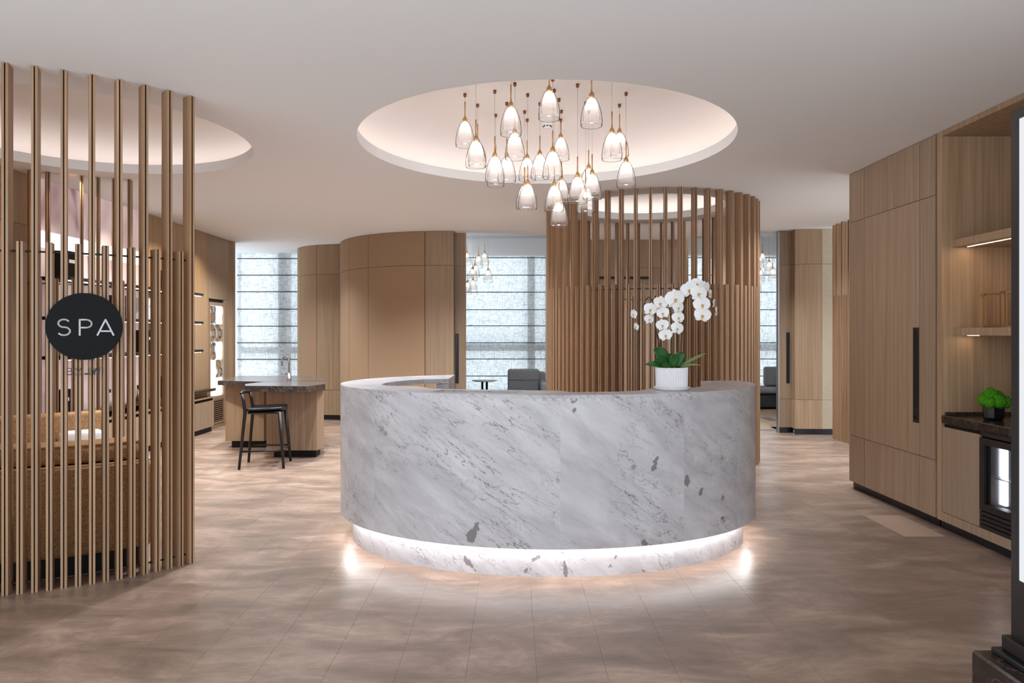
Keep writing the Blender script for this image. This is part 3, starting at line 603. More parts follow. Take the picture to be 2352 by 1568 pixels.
def screen(label, c, R, angs, runs):
    t = thing('slat_screen', label, 'screen', (c[0], c[1], 0))
    for a, tall in angs: place(SL_T if tall else SL_S, 'slat', t, (R*math.cos(R_(a)), R*math.sin(R_(a)), 0), R_(a))
    for a0, a1 in runs:
        for z in (1.915, .05):
            n = max(4, int((a1-a0)/2.5)); MB().tube([(c[0]+(R-.012)*math.cos(R_(a0+(a1-a0)*i/n)), c[1]+(R-.012)*math.sin(R_(a0+(a1-a0)*i/n)), z) for i in range(n+1)], .006, 6).build('tie_rod', BLACK, t)
    return t
A0 = 323.0
la = [(A0-2.5*k, k % 2 == 0) for k in range(0, 41)]
lb = [(106+2.5*k, k % 2 == 0) for k in range(0, 14)]
scrL = screen('curved oak slat screen around the seating nook at the left', LC, LSR, la+lb, [(A0-100, A0), (106, 138.5)])
scrC = screen('tall round oak slat screen standing behind the orchid', RC, RSR, [(3.6*k, k % 2 == 0) for k in range(100)], [(0, 360)])
SC3 = (5.70, 9.63); screen('oak slat screen edge peeking out beside the right oak cabinets', SC3, 1.24, [(168+3.6*k, k % 2 == 0) for k in range(21)], [(168, 240)])
# round sign
def ribbon(mb, pts, wd, d=.004, closed=False):
    """flat stroke in the x-z plane, thickness along y"""
    n = len(pts)
    for i in range(n-1 if not closed else n):
        a, b = Vector(pts[i]), Vector(pts[(i+1) % n]); t = (b-a); L = t.length
        if L < 1e-7: continue
        t /= L; nrm = Vector((-t.y, t.x))*wd/2; e = t*wd*.25
        q = [a-e+nrm, b+e+nrm, b+e-nrm, a-e-nrm]
        mb.add([(p.x, -d, p.y) for p in q]+[(p.x, 0, p.y) for p in q], [(3, 2, 1, 0), (4, 5, 6, 7), (0, 1, 5, 4), (1, 2, 6, 5), (2, 3, 7, 6), (3, 0, 4, 7)])
def arcp(cx, cy, rx, ry, a0, a1, n=14): return [(cx+rx*math.cos(R_(a0+(a1-a0)*i/n)), cy+ry*math.sin(R_(a0+(a1-a0)*i/n))) for i in range(n+1)]
LET = {  # strokes in a unit box, height 1
 'S': [arcp(.36, .745, .30, .24, 35, 270, 16)+arcp(.36, .255, .33, .25, 90, -145, 16)],
 'P': [[(0, 0), (0, 1)], [(0, .98), (.34, .98)]+arcp(.34, .73, .32, .25, 90, -90, 14)+[(.34, .48), (0, .48)]],
 'A': [[(-.02, 0), (.44, 1), (.90, 0)], [(.17, .26), (.71, .26)]],
 'B': [[(0, 0), (0, 1)], [(0, 1), (.3, 1)]+arcp(.3, .76, .24, .24, 90, -90, 10)+[(.3, .52), (0, .52)], [(.3, .52)]+arcp(.32, .26, .28, .26, 90, -90, 10)+[(.32, 0), (0, 0)]],
 'Y': [[(0, 1), (.36, .46), (.72, 1)], [(.36, .46), (.36, 0)]],
 'J': [[(.5, 1), (.5, .25)]+arcp(.25, .25, .25, .22, 0, -160, 10)],
 'W': [[(0, 1), (.27, 0), (.54, .9), (.81, 0), (1.08, 1)]]}
aS = hit(195, LC, LSR+.05); rS = LSR+.052
sx, sy = LC[0]+rS*math.cos(aS), LC[1]+rS*math.sin(aS)
sz = PZ(749.5, sy); dR = 76.5*sy/F
sign = thing('round_sign', 'round black spa sign mounted on the left slat screen', 'sign', (sx, sy, sz), aS+PI/2)
dm = MB(); n_ = 64
dm.add([(dR*math.cos(2*PI*i/n_), 0, dR*math.sin(2*PI*i/n_)) for i in range(n_)]+[(dR*math.cos(2*PI*i/n_), -.02, dR*math.sin(2*PI*i/n_)) for i in range(n_)], [tuple(range(n_)), tuple(range(2*n_-1, n_-1, -1))]+[(i, (i+1) % n_, n_+(i+1) % n_, n_+i) for i in range(n_)])
dm.xform(Matrix.Identity(4)).local('disc', SIGNB, sign)
lh = dR*2*.236
for ch, x in (('S', -.70), ('P', -.135), ('A', .33)):
    m = MB()
    for st in LET[ch]: ribbon(m, [(x*dR+p[0]*lh*.98, -lh/2+p[1]*lh-.005) for p in st], lh*.10)
    m.xform(Matrix.Translation((0, -.021, 0))).local('letter', SILVERP, sign)
zB = PZ(859, sy)-.0; hB = 14.5*sy/F
sub = thing('sign_lettering', 'small black lettering under the round sign on the slats', 'lettering', (sx, sy, zB), aS+PI/2)
for ch, x, wdt in (('B', -.085, .006), ('Y', -.045, .006), ('J', .0, .011), ('W', .037, .011)):
    m = MB()
    for st in LET[ch]: ribbon(m, [(x+p[0]*hB, p[1]*hB) for p in st], wdt*.55, .006)
    m.local('letter', BLACK, sub)
m = MB(); ribbon(m, [(-.085, -.002), (.07, -.002)], .0022, .005); m.local('underline', BLACK, sub)

# ------------------------------------------------------------------ reception desk
DC = (.255, 5.28); DA, DB_ = 1.50, 1.108; DZ, DZ0 = 1.0916, .188
def ell(a, da=0): return (DC[0]+(DA+da)*math.cos(a), DC[1]+(DB_+da)*math.sin(a))
def ellhit(px):
    s = (px-CX)/F
    # solve on the near side of the ellipse
    A = (s/DA)**2+(1/DB_)**2; Bq = -2*(s*DC[0]/DA**2+DC[1]/DB_**2); C_ = (DC[0]/DA)**2+(DC[1]/DB_)**2-1
    y = (-Bq-math.sqrt(max(0, Bq*Bq-4*A*C_)))/(2*A); return math.atan2((y-DC[1])/DB_, (s*y-DC[0])/DA)
def dspot(px, py, r, tilt=0, st=1.5):
    a = ellhit(px); x, y = ell(a); return (x, y, PZ(py, y), r, tilt, st)
def pspot(px, py, r, tilt=0, st=1.5):
    a = ellhit(px); x, y = ell(a, -.085); return (x, y, PZ(py, y), r, tilt, st)
spots = [dspot(1085, 1228, 0.0272, R_(-20), 2.2), dspot(1319, 914, 0.0176, R_(15), 1.6), dspot(1505, 1066, 0.0128, R_(-15), 2.4), dspot(1577, 1104, 0.0144, R_(10), 1.8), dspot(1611, 1127, 0.0128, R_(-50), 1.8),
         dspot(1660, 1140, 0.0112, R_(0), 2.0), dspot(1661, 1190, 0.0104, 0, 2.0), dspot(1481, 1247, 0.0160, R_(60), 1.4), dspot(1318, 945, 0.0080, R_(-30), 2.5)]
MARBLE = marble('white_marble_front', spots)
psp = [pspot(1066, 1296, .010, R_(40), 5), pspot(1212, 1301, .010, R_(-40), 5), pspot(1303, 1305, .006, R_(10), 9), pspot(1420, 1290, .010, R_(-42), 5), pspot(1490, 1308, .011, R_(20), 2)]
MARBLEP = marble('white_marble_plinth', psp)
desk = thing('reception_desk', 'curved white marble reception desk with glowing plinth', 'reception desk', (DC[0], DC[1], 0))
aL, aR = R_(176), R_(360+9)
seams = [aL, ellhit(800), ellhit(860), ellhit(981), ellhit(1287), ellhit(1571), ellhit(1694), 0, aR]
seams = sorted({round(s % (2*PI) if s % (2*PI) > R_(90) else s % (2*PI)+2*PI, 5) for s in seams})
def ell_wall(a0, a1, d0, d1, z0, z1, n):
    m = MB(); vs = []
    for j in range(n+1):
        a = a0+(a1-a0)*j/n; o, i = ell(a, d1), ell(a, d0); vs += [(*i, z0), (*o, z0), (*o, z1), (*i, z1)]
    m.add(vs, [(j*4+i, j*4+(i+1) % 4, j*4+4+(i+1) % 4, j*4+4+i) for j in range(n) for i in range(4)]+[(3, 2, 1, 0), (n*4, n*4+1, n*4+2, n*4+3)]); return m
for a0, a1 in zip(seams, seams[1:]):
    o = ell_wall(a0, a1, -.03, 0, DZ0, DZ-.0205, max(3, int((a1-a0)/R_(2)))).build('front_panel', MARBLE, desk)
    ell_wall(a0, a1, -.125, -.085, 0, DZ0+.03, max(3, int((a1-a0)/R_(2)))).build('plinth_panel', MARBLEP, desk)
ell_wall(aL, aR, -.36, -.03, DZ0+.035, DZ0+.06, 80).build('soffit', WHITE, desk)
ell_wall(aL, aR, -.062, -.040, DZ0+.012, DZ0+.030, 90).build('light_strip', LED_DESK, desk)
ell_wall(R_(187), aR, -.36, -.34, .0, DZ-.05, 80).build('inner_panel', OAKD, desk)
# top ring
outer = [ell(R_(120.2)+(aR-R_(120.2))*i/110) for i in range(111)]
inner = [(1.50, 5.44), (1.42, 5.38), (1.40, 5.2), (1.37, 4.98), (1.22, 4.76), (1.06, 4.70), (.90, 4.66), (.80, 4.50), (.655, 4.42), (.365, 4.375), (.305, 4.487), (-.10, 4.56), (-.516, 4.66), (-.643, 4.86), (-.86, 4.92), (-.925, 5.05), (-.915, 5.25), (-.82, 5.46), (-.69, 5.60), (-.50, 5.65)]
hole = [(-.50, 4.43), (.03, 4.28), (.07, 4.44), (-.44, 4.57)]
poly = outer+inner
tv, tf = filled(poly, [hole], 0)
top = MB()
top.add([(x, y, DZ) for x, y, z in tv], tf); top.add([(x, y, DZ-.035) for x, y, z in tv], [f[::-1] for f in tf])
for lp in (poly, hole):
    n_ = len(lp); top.add([(x, y, DZ-.035) for x, y in lp]+[(x, y, DZ) for x, y in lp], [(i, (i+1) % n_, n_+(i+1) % n_, n_+i) for i in range(n_)])
top.build('worktop', MARBLET, desk)
MB().prism([(-.54, 4.40), (.07, 4.25), (.11, 4.46), (-.46, 4.61)], DZ-.12, DZ-.10).build('recess_tray', OAKD, desk)
B(-.60, -.50, 5.66, 6.20, 0, DZ-.036).build('end_pier', MARBLET, desk)
MB().prism([(1.49, 5.425), (1.52, 5.30), ell(R_(366), -.04), ell(R_(368.5), -.035)], 0, DZ-.036).build('end_pier', MARBLET, desk)
MB().prism([(-.80, 4.95), (-.5, 4.68), (.3, 4.55), (1.0, 4.75), (1.3, 5.1), (1.1, 5.0), (.3, 4.9), (-.4, 5.1)], .70, .735).build('lower_worktop', OAKD, desk)

# ------------------------------------------------------------------ pendants
def pendant_meshes(bulb):
    d = {}
    d['outer_shade'] = MB().lathe([(.024, .205), (.034, .196), (.050, .165), (.064, .125), (.074, .08), (.0785, .035), (.077, .006), (.0755, .0), (.0735, .004)], n=28).mesh('outer_shade', SHADE)
    d['inner_shade'] = MB().lathe([(.020, .196), (.030, .185), (.043, .155), (.054, .118), (.060, .08), (.0605, .048), (.059, .044)], n=24).mesh('inner_shade', INNER)
    d['cap'] = MB().lathe([(.001, .248), (.006, .248), (.009, .240), (.0175, .228), (.0205, .219), (.0205, .205), (.016, .198), (.001, .198)], n=16).mesh('cap', BRASS)
    d['stem'] = MB().tube([(0, 0, .246), (0, 0, .365)], .0052, 8).mesh('stem', BRASS)
    b = MB(); b.ball((0, 0, .150), .021, 8, 6, 0, (1, 1, 1.25)); d['bulb'] = b.mesh('bulb', bulb)
    d['canopy'] = MB().lathe([(.001, 0), (.013, 0), (.013, -.022), (.007, -.03), (.001, -.03)], n=12).mesh('canopy', COPPER)
    return d
PM, PMF = pendant_meshes(BULB), pendant_meshes(BULBF)
ORD = ['leftmost', 'second from the left', 'third from the left', 'fourth from the left', 'fifth from the left', 'sixth from the left', 'seventh from the left', 'eighth from the left', 'ninth from the left', 'tenth from the left', 'eleventh from the left', 'twelfth from the left', 'twelfth from the right', 'eleventh from the right', 'tenth from the right', 'ninth from the right', 'eighth from the right', 'seventh from the right', 'sixth from the right', 'fifth from the right', 'fourth from the right', 'third from the right', 'second from the right', 'rightmost']
def pendant(px, by, Y, ztop, label, group, ms):
    x, z = PX(px, Y), PZ(by, Y)
    t = thing('pendant_light', label, 'pendant light', (x, Y, z), 0, group)
    for k in ('outer_shade', 'inner_shade', 'cap', 'stem', 'bulb'): place(ms[k], k, t, (0, 0, 0))
    c = place(ms['canopy'], 'canopy', t, (0, 0, ztop-z))
    MB().tube([(0, 0, .365), (0, 0, ztop-z-.028)], .0012, 5).local('cable', STEEL, t)
ZT = CE+.468; KC = F*(ZT-H)
def yc(y): return KC/(HZ-y)
pend = [(1068, 336, yc(215)), (1093, 384, 5.5), (1097, 382, yc(239)), (1136.5, 417, yc(207)), (1138.5, 427, yc(262)), (1164, 417, yc(235)), (1173.5, 310, 5.18), (1182.5, 365, yc(190)), (1211, 414, yc(273)), (1205, 479, yc(254)), (1212, 480, yc(215)), (1240, 410, yc(236)),
        (1261.5, 274, 5.15), (1269.5, 409, 5.5), (1288, 367, yc(273)), (1289.5, 467, yc(253)), (1273, 485, yc(205)), (1284, 520, yc(226)), (1326.5, 466, yc(193)), (1352, 440, 6.30), (1358.6, 290, 5.08), (1360, 457, yc(213)), (1345, 488, yc(234)), (1405.5, 367, 5.4), (1423, 360, yc(239)), (1438, 429, yc(212))]
pend.sort()
low = max(pend, key=lambda p: p[1]); high = min(pend, key=lambda p: p[1])
rest_ = [p for p in pend if p not in (low, high)]
for p in pend:
    if p is low: lb_ = 'lowest hanging glass pendant of the cluster above the desk'
    elif p is high: lb_ = 'highest hanging glass pendant of the cluster above the desk'
    else: lb_ = 'glass pendant above the desk, %s, not counting highest and lowest' % ORD[rest_.index(p)]
    pendant(*p, ZT, lb_, 'pendant cluster above the desk', PM)
farA = [(1072, 608), (1073.5, 675), (1086.5, 670), (1086, 645), (1092, 636), (1099, 616), (1113, 608), (1121, 648)]
farB = [(1738, 672), (1744, 615), (1745.5, 647), (1751.5, 608), (1766.6, 628), (1775, 645)]
farA.sort(); farB.sort()
for i, (px, by) in enumerate(farA): pendant(px, by, 12.0+.2*((i*3) % 5), 3.42, 'small far pendant in front of the middle window blind, %s' % (ORD[i] if i < len(farA)-1 else 'rightmost'), 'far pendants by the middle window', PMF)
for i, (px, by) in enumerate(farB): pendant(px, by, 12.0+.2*((i*3) % 5), 3.42, 'small far pendant seen right of the tall slat screen, %s' % (ORD[i] if i < len(farB)-1 else 'rightmost'), 'far pendants right of the slat screen', PMF)
yd = KC/(HZ-280); sd = thing('smoke_detector', 'white smoke detector on the coffer ceiling among the pendants', 'smoke detector', (PX(1257, yd), yd, ZT))
MB().lathe([(.001, 0), (.058, 0), (.058, -.018), (.048, -.03), (.036, -.036), (.034, -.05), (.001, -.052)], (PX(1257, yd), yd, ZT), 24).build('body', WHITE, sd)
for k in range(8): a = 2*PI*k/8; c_ = (PX(1257, yd)+.036*math.cos(a), yd+.036*math.sin(a)); MB().ball((c_[0], c_[1], ZT-.043), .008, 8, 5).build('vent', BLACKM, sd)

# ------------------------------------------------------------------ right cabinet wall
XR = 3.187
def YR(px): return XR*F/(px-CX)
y0_, ya, yb, y1_ = YR(1953), YR(1985), YR(2112), YR(2150)
cab = thing('tall_cabinet', 'tall oak cabinet with black recessed door pull on the right', 'cabinet', (XR+.3, (y0_+y1_)/2, 0))
B(XR+.02, XR+.65, y1_+.002, y0_-.0, .065, CE-.003).build('carcass', CORE, cab)
B(XR+.0, XR+.65, y0_-.001, y0_+.02, .065, CE-.003).build('side_panel', OAKR, cab)
B(XR+.03, XR+.65, y1_, y0_, 0, .065).build('toe_kick', KICK, cab)
zs = [.065, .497, 2.493, CE-.004]
for a, b in ((ya, y0_), (yb, ya), (y1_+.006, yb)):
    for i in range(3):
        nm = 'door' if (a == yb and i == 1) else 'panel'
        o = MB().box(XR, XR+.02, a+.0045, b-.0045, zs[i]+.0022, zs[i+1]-.0022).build(nm, OAKR, cab)
        if nm == 'door':
            hd = B(XR-.004, XR+.001, YR(2111), YR(2098), PZ(970, 5.63), PZ(752, 5.63)).build('recessed_pull', BLACK, o)
            B(XR-.0045, XR-.004, YR(2107.5), YR(2100.5), PZ(935, 5.63), PZ(756, 5.63)).build('pull_slot', BLACKM, o)
            MB().add([(XR-.006, 5.635+.022*math.cos(2*PI*i/16), .79+.022*math.sin(2*PI*i/16)) for i in range(16)]+[(XR-.004, 5.635+.026*math.cos(2*PI*i/16), .79+.026*math.sin(2*PI*i/16)) for i in range(16)], [tuple(range(16))]+[(i, (i+1) % 16, 16+(i+1) % 16, 16+i) for i in range(16)]).build('lock', BLACKG, o)
YN0, YN1 = YR(2152.5), 3.30                     # niche unit: far side, near side
nic = thing('niche_unit', 'oak open niche unit with lit shelves at the far right', 'shelving unit', (XR+.3, (YN0+YN1)/2, 0))
YI = YR(2163)
B(XR, XR+.62, YI, YN0, .065, CE-.003).build('side_panel', OAK, nic); B(XR, XR+.62, YN1, YN1+.06, .065, CE-.003).build('side_panel', OAK, nic)
B(XR, XR+.62, YN1+.06, YI, 2.912, CE-.003).build('top_panel', OAK, nic)
B(XR+.56, XR+.62, YN1+.06, YI, .065, 2.912).build('back_panel', OAK, nic)
B(XR+.03, XR+.6, YN1, YN0, 0, .065).build('toe_kick', KICK, nic)
B(XR, XR+.56, YN1+.06, YI, .065, .13).build('bottom_rail', OAKR, nic)
for z0, z1, led in ((2.09, 2.145, 1), (1.437, 1.492, 0)):
    s_ = B(XR+.085, XR+.56, YN1+.06, YI, z0, z1).build('shelf', OAK, nic)
    B(XR+.165, XR+.175, YN1+.1 if led else YI-.16, YI-.04, z0-.0012, z0+.001).build('light_strip', LED_WARM, s_)
ct = tag(MB().cbox(XR-.006, XR+.56, YN1+.06, YI-.002, .787, .848, .006).box(XR+.53, XR+.558, YN1+.06, YI-.002, .848, .875).box(XR+.02, XR+.53, YI-.022, YI-.002, .848, .87).build('stone_worktop', EMPER), 'dark brown stone worktop in the oak niche on the right', 'worktop')
YFr = YR(2250)
bc = thing('base_cabinet', 'small oak base cabinet left of the lit fridge', 'cabinet', (XR+.3, 5.1, .13))
B(XR+.02, XR+.54, YFr+.004, YI-.002, .132, .785).build('carcass', CORE, bc); B(XR, XR+.02, YFr+.006, YI-.006, .134, .762).build('door', OAKR, bc)
bc2 = thing('base_cabinet', 'oak base cabinet on the near side of the lit fridge', 'cabinet', (XR+.3, 3.7, .13))
B(XR+.02, XR+.54, YN1+.062, YFr-.604, .132, .785).build('carcass', CORE, bc2); B(XR, XR+.02, YN1+.064, YFr-.606, .134, .762).build('door', OAKR, bc2)
# beverage fridge
fy0, fy1 = YFr-.596, YFr-.002
fg = thing('beverage_fridge', 'dark framed glass door beverage fridge lit from inside', 'fridge', (XR+.3, (fy0+fy1)/2, .13))
sh = MB().box(XR+.05, XR+.52, fy1-.02, fy1, .25, .74).box(XR+.05, XR+.52, fy0, fy0+.02, .25, .74).box(XR+.50, XR+.52, fy0+.02, fy1-.02, .25, .74).box(XR+.05, XR+.5, fy0+.02, fy1-.02, .25, .27).box(XR+.05, XR+.5, fy0+.02, fy1-.02, .72, .74)
sh.build('cabinet_body', STEEL, fg); B(XR+.02, XR+.53, fy0, fy1, .132, .25).build('plinth_box', BLACKM, fg)
B(XR+.005, XR+.05, fy0, fy1, .755, .785).build('top_strip', DGREY, fg)
dr = MB().box(XR-.002, XR+.045, fy1-.045, fy1, .255, .745).box(XR-.002, XR+.045, fy0, fy0+.045, .255, .745).box(XR-.002, XR+.045, fy0+.045, fy1-.045, .70, .745).box(XR-.002, XR+.045, fy0+.045, fy1-.045, .255, .30).build('door_frame', DGREY, fg)
B(XR+.015, XR+.022, fy0+.045, fy1-.045, .30, .70).build('glass_pane', FGLASS, dr)
for k in range(4): B(XR, XR+.02, fy0, fy1, .136+k*.029, .158+k*.029).build('grille_slat', DGREY, fg)
MB().ball((XR-.002, fy0+.12, .205), .012, 10, 6).build('lock', CHROME, fg)
B(XR+.14, XR+.16, fy1-.05, fy1-.021, .285, .715).build('light_strip', LED_COOL, fg)
for z in (.47, ): B(XR+.08, XR+.49, fy0+.02, fy1-.03, z, z+.006).build('wire_shelf', STEEL, fg)
n_b = 0
for zi, z in enumerate((.271, .477)):
    for k in range(4):
        y, x = fy1-.13-k*.1, XR+.2
        t = thing('water_bottle', 'clear water bottle on the %s fridge shelf, %s from the hinge edge' % (('lower', 'upper')[zi], ('first', 'second', 'third', 'fourth')[k]), 'bottle', (x, y, z))
        MB().lathe([(.001, 0), (.031, 0), (.033, .05), (.029, .08), (.032, .11), (.03, .14), (.014, .175), (.013, .19), (.001, .19)], (x, y, z), 12).build('body', FGLASS, t)
        MB().lathe([(.014, .19), (.014, .205), (.001, .205)], (x, y, z), 10).build('cap', DGREY, t)
# brass frame ornaments
def frame_cube(label, x0, x1, y0, y1, z0, z1):
    t = thing('brass_frame_ornament', label, 'ornament', ((x0+x1)/2, (y0+y1)/2, z0)); b = .014
    for x in (x0, x1-b):
        for y in (y0, y1-b): B(x, x+b, y, y+b, z0, z1).build('bar', GOLD, t)
        for z in (z0, z1-b): B(x, x+b, y0+b, y1-b, z, z+b).build('bar', GOLD, t)
    for y in (y0, y1-b):
        for z in (z0, z1-b): B(x0+b, x1-b, y, y+b, z, z+b).build('bar', GOLD, t)
zl = 1.492
frame_cube('polished brass open box frame on the lower niche shelf, left one', 3.34, 3.50, 5.05, 5.10, zl, zl+.25)
frame_cube('polished brass open box frame on the lower niche shelf, right one', 3.36, 3.54, 4.86, 4.92, zl, zl+.25)
# moss pot
mx_, my_, mz_ = PX(2282, 4.97), 4.97, .848
mp_ = thing('moss_planter', 'round green moss in a black pot on the dark worktop', 'plant', (mx_, my_, mz_))
MB().lathe([(.001, 0), (.056, 0), (.064, .02), (.070, .12), (.064, .12), (.06, .1), (.001, .1)], (mx_, my_, mz_), 12, smooth=False).build('pot', BLACKG, mp_)
rnd = random.Random(3)
def mossball(c, r):
    m = MB(); m.ball(c, r, 18, 12)
    for i, v in enumerate(m.v):
        d = Vector(v)-Vector(c); k = 1+.12*(rnd.random()-.5); m.v[i] = tuple(Vector(c)+d*k)
    return m
for dx, dy, dz, r in ((-.06, 0, .14, .045), (.06, .01, .135, .045), (0, -.05, .135, .05), (0, .04, .16, .055), (-.025, -.01, .175, .048), (.05, -.045, .13, .042), (-.055, -.045, .125, .04), (.035, .01, .165, .04)):
    mossball((mx_+dx, my_+dy, mz_+dz), r).build('moss_clump', MOSS, mp_)
wr = struct(B(XR, XR+.2, 2.2, YN1-.004, 0, CE).build('wall_right', OAK), 'oak wall continuing towards the viewer on the right')

# ------------------------------------------------------------------ light box totem in the foreground
lb = thing('lightbox_totem', 'tall backlit white display panel on a dark stone block', 'display panel', (1.95, 2.2, .25))
X1, YB = 1.856, 2.655
MB().box(X1, X1+.12, YB-.036, YB, .325, 2.274).box(X1, X1+.12, 1.6, YB-.036, .325, .545).box(X1, X1+.12, 1.6, YB-.036, 2.238, 2.274).box(X1+.06, X1+.12, 1.6, YB-.036, .545, 2.238).box(X1, X1+.12, 1.56, 1.6, .325, 2.274).build('frame', DGREY, lb)
B(X1+.004, X1+.02, 1.602, YB-.037, .546, 2.237).build('light_face', BOX, lb)
MB().cbox(1.832, 2.05, 1.5, 2.675, .272, .325, .004).build('upper_plinth', DGREY, lb); MB().cbox(1.806, 2.08, 1.48, 2.695, .2505, .272, .004).build('lower_plinth', BLACK, lb)
st = tag(MB().cbox(1.745, 2.4, 1.2, 2.715, 0, .25, .008).build('stone_block', EMPER), 'dark brown stone block carrying the light box, bottom right corner', 'plinth block')

# ------------------------------------------------------------------ island with stool
def G(px, Y): return (PX(px, Y), Y)
isl = thing('makeup_island', 'oak island with two staggered grey stone tops', 'island', (-2.9, 8.6, 0))
zt_ = .86
pb = [G(518, 9.05), (G(606, 9.05)), (PX(690, 9.75), 9.75), (PX(560, 9.9), 9.9)]
MB().prism([(x, y) for x, y in pb], .09, .80).build('base', OAK, isl)
MB().prism([(pb[0][0]+.06, 9.10), (pb[1][0], 9.10), (pb[2][0], 9.7), (pb[3][0], 9.85)], 0, .09).build('toe_kick', BLACKM, isl)
pf = [G(612, 8.32), G(728, 8.32), G(744, 8.55), (PX(742, 9.2), 9.2), (PX(612, 8.32), 9.2)]
MB().prism(pf, .09, .80).build('base', OAKD, isl)
MB().prism([(pf[0][0]+.06, 8.4), (pf[1][0]-.03, 8.4), (pf[2][0]-.06, 8.6), (PX(734, 9.1), 9.1), (pf[0][0]+.06, 9.1)], 0, .09).build('toe_kick', BLACKM, isl)
MB().prism([G(500, 8.95), G(606, 8.78), G(746, 8.98), (PX(738, 9.5), 9.5), (PX(690, 10.0), 10.0), (PX(548, 10.0), 10.0)], zt_-.055, zt_).build('worktop', GREYST, isl)
MB().prism([G(563, 8.10), G(706, 8.02), G(747, 8.38), G(747, 8.96), G(606, 8.77), G(563, 8.4)], zt_-.068, zt_-.001).build('worktop', GREYST, isl)
fx, fy = PX(664, 9.1), 9.1
fc = thing('faucet', 'chrome gooseneck tap on the island', 'faucet', (fx, fy, zt_))
MB().tube([(fx, fy, zt_), (fx, fy, zt_+.24)]+[(fx-.045+.045*math.cos(R_(a)), fy-.0, zt_+.24+.06*math.sin(R_(a))) for a in range(20, 181, 20)]+[(fx-.09, fy, zt_+.18)], .013, 10).build('spout', CHROME, fc)
MB().lathe([(.001, 0), (.03, 0), (.03, .012), (.024, .02), (.024, .09), (.001, .09)], (fx, fy, zt_), 16).build('base', CHROME, fc)
MB().tube([(fx-.02, fy, zt_+.075), (fx-.11, fy-.02, zt_+.092)], [.012, .007], 8).build('lever', CHROME, fc)
# stool
sx_, sy_ = PX(612, 7.85), 7.87
stl = thing('bar_stool', 'black wooden bar stool with low open backrest at the island', 'stool', (sx_, sy_, 0), R_(-82))
def leg(p0, p1, r0=.019, r1=.014): return MB().tube([p0, ((p0[0]+p1[0])/2, (p0[1]+p1[1])/2, (p0[2]+p1[2])/2), p1], [r0, (r0+r1)/2+.002, r1], 10)
zs_ = .635
# local axes: +y is the sitting direction (towards the island), back at -y
seat = MB(); nx, ny = 14, 12; vs, fs = [], []
for i in range(nx+1):
    for j in range(ny+1):
        u, v = i/nx*2-1, j/ny*2-1
        k = 1-.13*(abs(u)**6)*(abs(v)**2); x = u*.215*(1-.05*v)*k; y = v*.20*(1-.10*abs(u)**4)
        vs.append((x, y, zs_-.012+.028*abs(u)**2.2+.006*v))
for lay in (0, 1):
    for i in range(nx):
        for j in range(ny):
            q = (i*(ny+1)+j, (i+1)*(ny+1)+j, (i+1)*(ny+1)+j+1, i*(ny+1)+j+1); fs.append(q if lay == 0 else tuple((nx+1)*(ny+1)+t for t in q[::-1]))
bnd = [i*(ny+1) for i in range(nx+1)]+[nx*(ny+1)+j for j in range(1, ny+1)]+[i*(ny+1)+ny for i in range(nx-1, -1, -1)]+[j for j in range(ny-1, 0, -1)]
N_ = (nx+1)*(ny+1)
fs += [(bnd[i], bnd[(i+1) % len(bnd)], N_+bnd[(i+1) % len(bnd)], N_+bnd[i]) for i in range(len(bnd))]
seat.add(vs+[(x, y, z-.02) for x, y, z in vs], fs, 0, True).local('seat', LEATHER, stl)
MB().cbox(-.19, .19, -.17, .17, zs_-.05, zs_-.025, .01).local('seat_frame', STOOLM, stl)
for s in (-1, 1):
    leg((s*.175, .165, zs_-.03), (s*.225, .215, 0)).local('leg', STOOLM, stl)
    MB().tube([(s*.225, -.245, 0), (s*.19, -.19, zs_-.03), (s*.185, -.205, zs_+.09), (s*.18, -.225, zs_+.165)], [.014, .019, .018, .016], 10).local('leg', STOOLM, stl)
MB().tube([(-.18, -.225, zs_+.165), (-.10, -.25, zs_+.172), (0, -.258, zs_+.174), (.10, -.25, zs_+.172), (.18, -.225, zs_+.165)], .018, 10).local('backrest', STOOLM, stl)
z_ = .19
for s in (-1, 1): MB().tube([(s*.212, .20, z_), (s*.214, -.228, z_)], .010, 8).local('stretcher', STOOLM, stl)
MB().tube([(-.212, .20, z_), (.212, .20, z_)], .011, 8).local('footrest', STOOLM, stl)

# ------------------------------------------------------------------ seating in the left nook
sofa = thing('curved_sofa', 'tan boucle curved sofa just inside the left slat screen', 'sofa', (LC[0], LC[1], 0))
s0, s1 = R_(236), R_(316)
def arcsoft(name, mat, r0, r1, z0, z1, a0, a1, par, c=LC, rad=.04):
    prof = []
    for (cx_, cz_, b0) in ((r1-rad, z0+rad, -90), (r1-rad, z1-rad, 0), (r0+rad, z1-rad, 90), (r0+rad, z0+rad, 180)):
        prof += [(cx_+rad*math.cos(R_(b0+k*30)), cz_+rad*math.sin(R_(b0+k*30))) for k in range(4)]
    n, p = 24, len(prof); vs, fs = [], []
    for j in range(n+1):
        a = a0+(a1-a0)*j/n
        vs += [(c[0]+r*math.cos(a), c[1]+r*math.sin(a), z) for r, z in prof]
    fs = [(j*p+i, j*p+(i+1) % p, (j+1)*p+(i+1) % p, (j+1)*p+i) for j in range(n) for i in range(p)]
    m = MB().add(vs, fs, 0, True); m.add(vs, [tuple(range(p-1, -1, -1)), tuple(n*p+i for i in range(p))]); return m.build(name, mat, par)
arcsoft('back', BOUCLE, 1.24, 1.44, .12, .66, s0, s1, sofa); arcsoft('back_cushion', BOUCLE, 1.10, 1.40, .665, .78, s0+.02, s1-.02, sofa, rad=.05)
arcsoft('seat_cushion', BOUCLE, .62, 1.23, .26, .44, s0, s1, sofa, rad=.05); arcsoft('seat_base', BOUCLE, .66, 1.235, .12, .255, s0, s1, sofa, rad=.02)
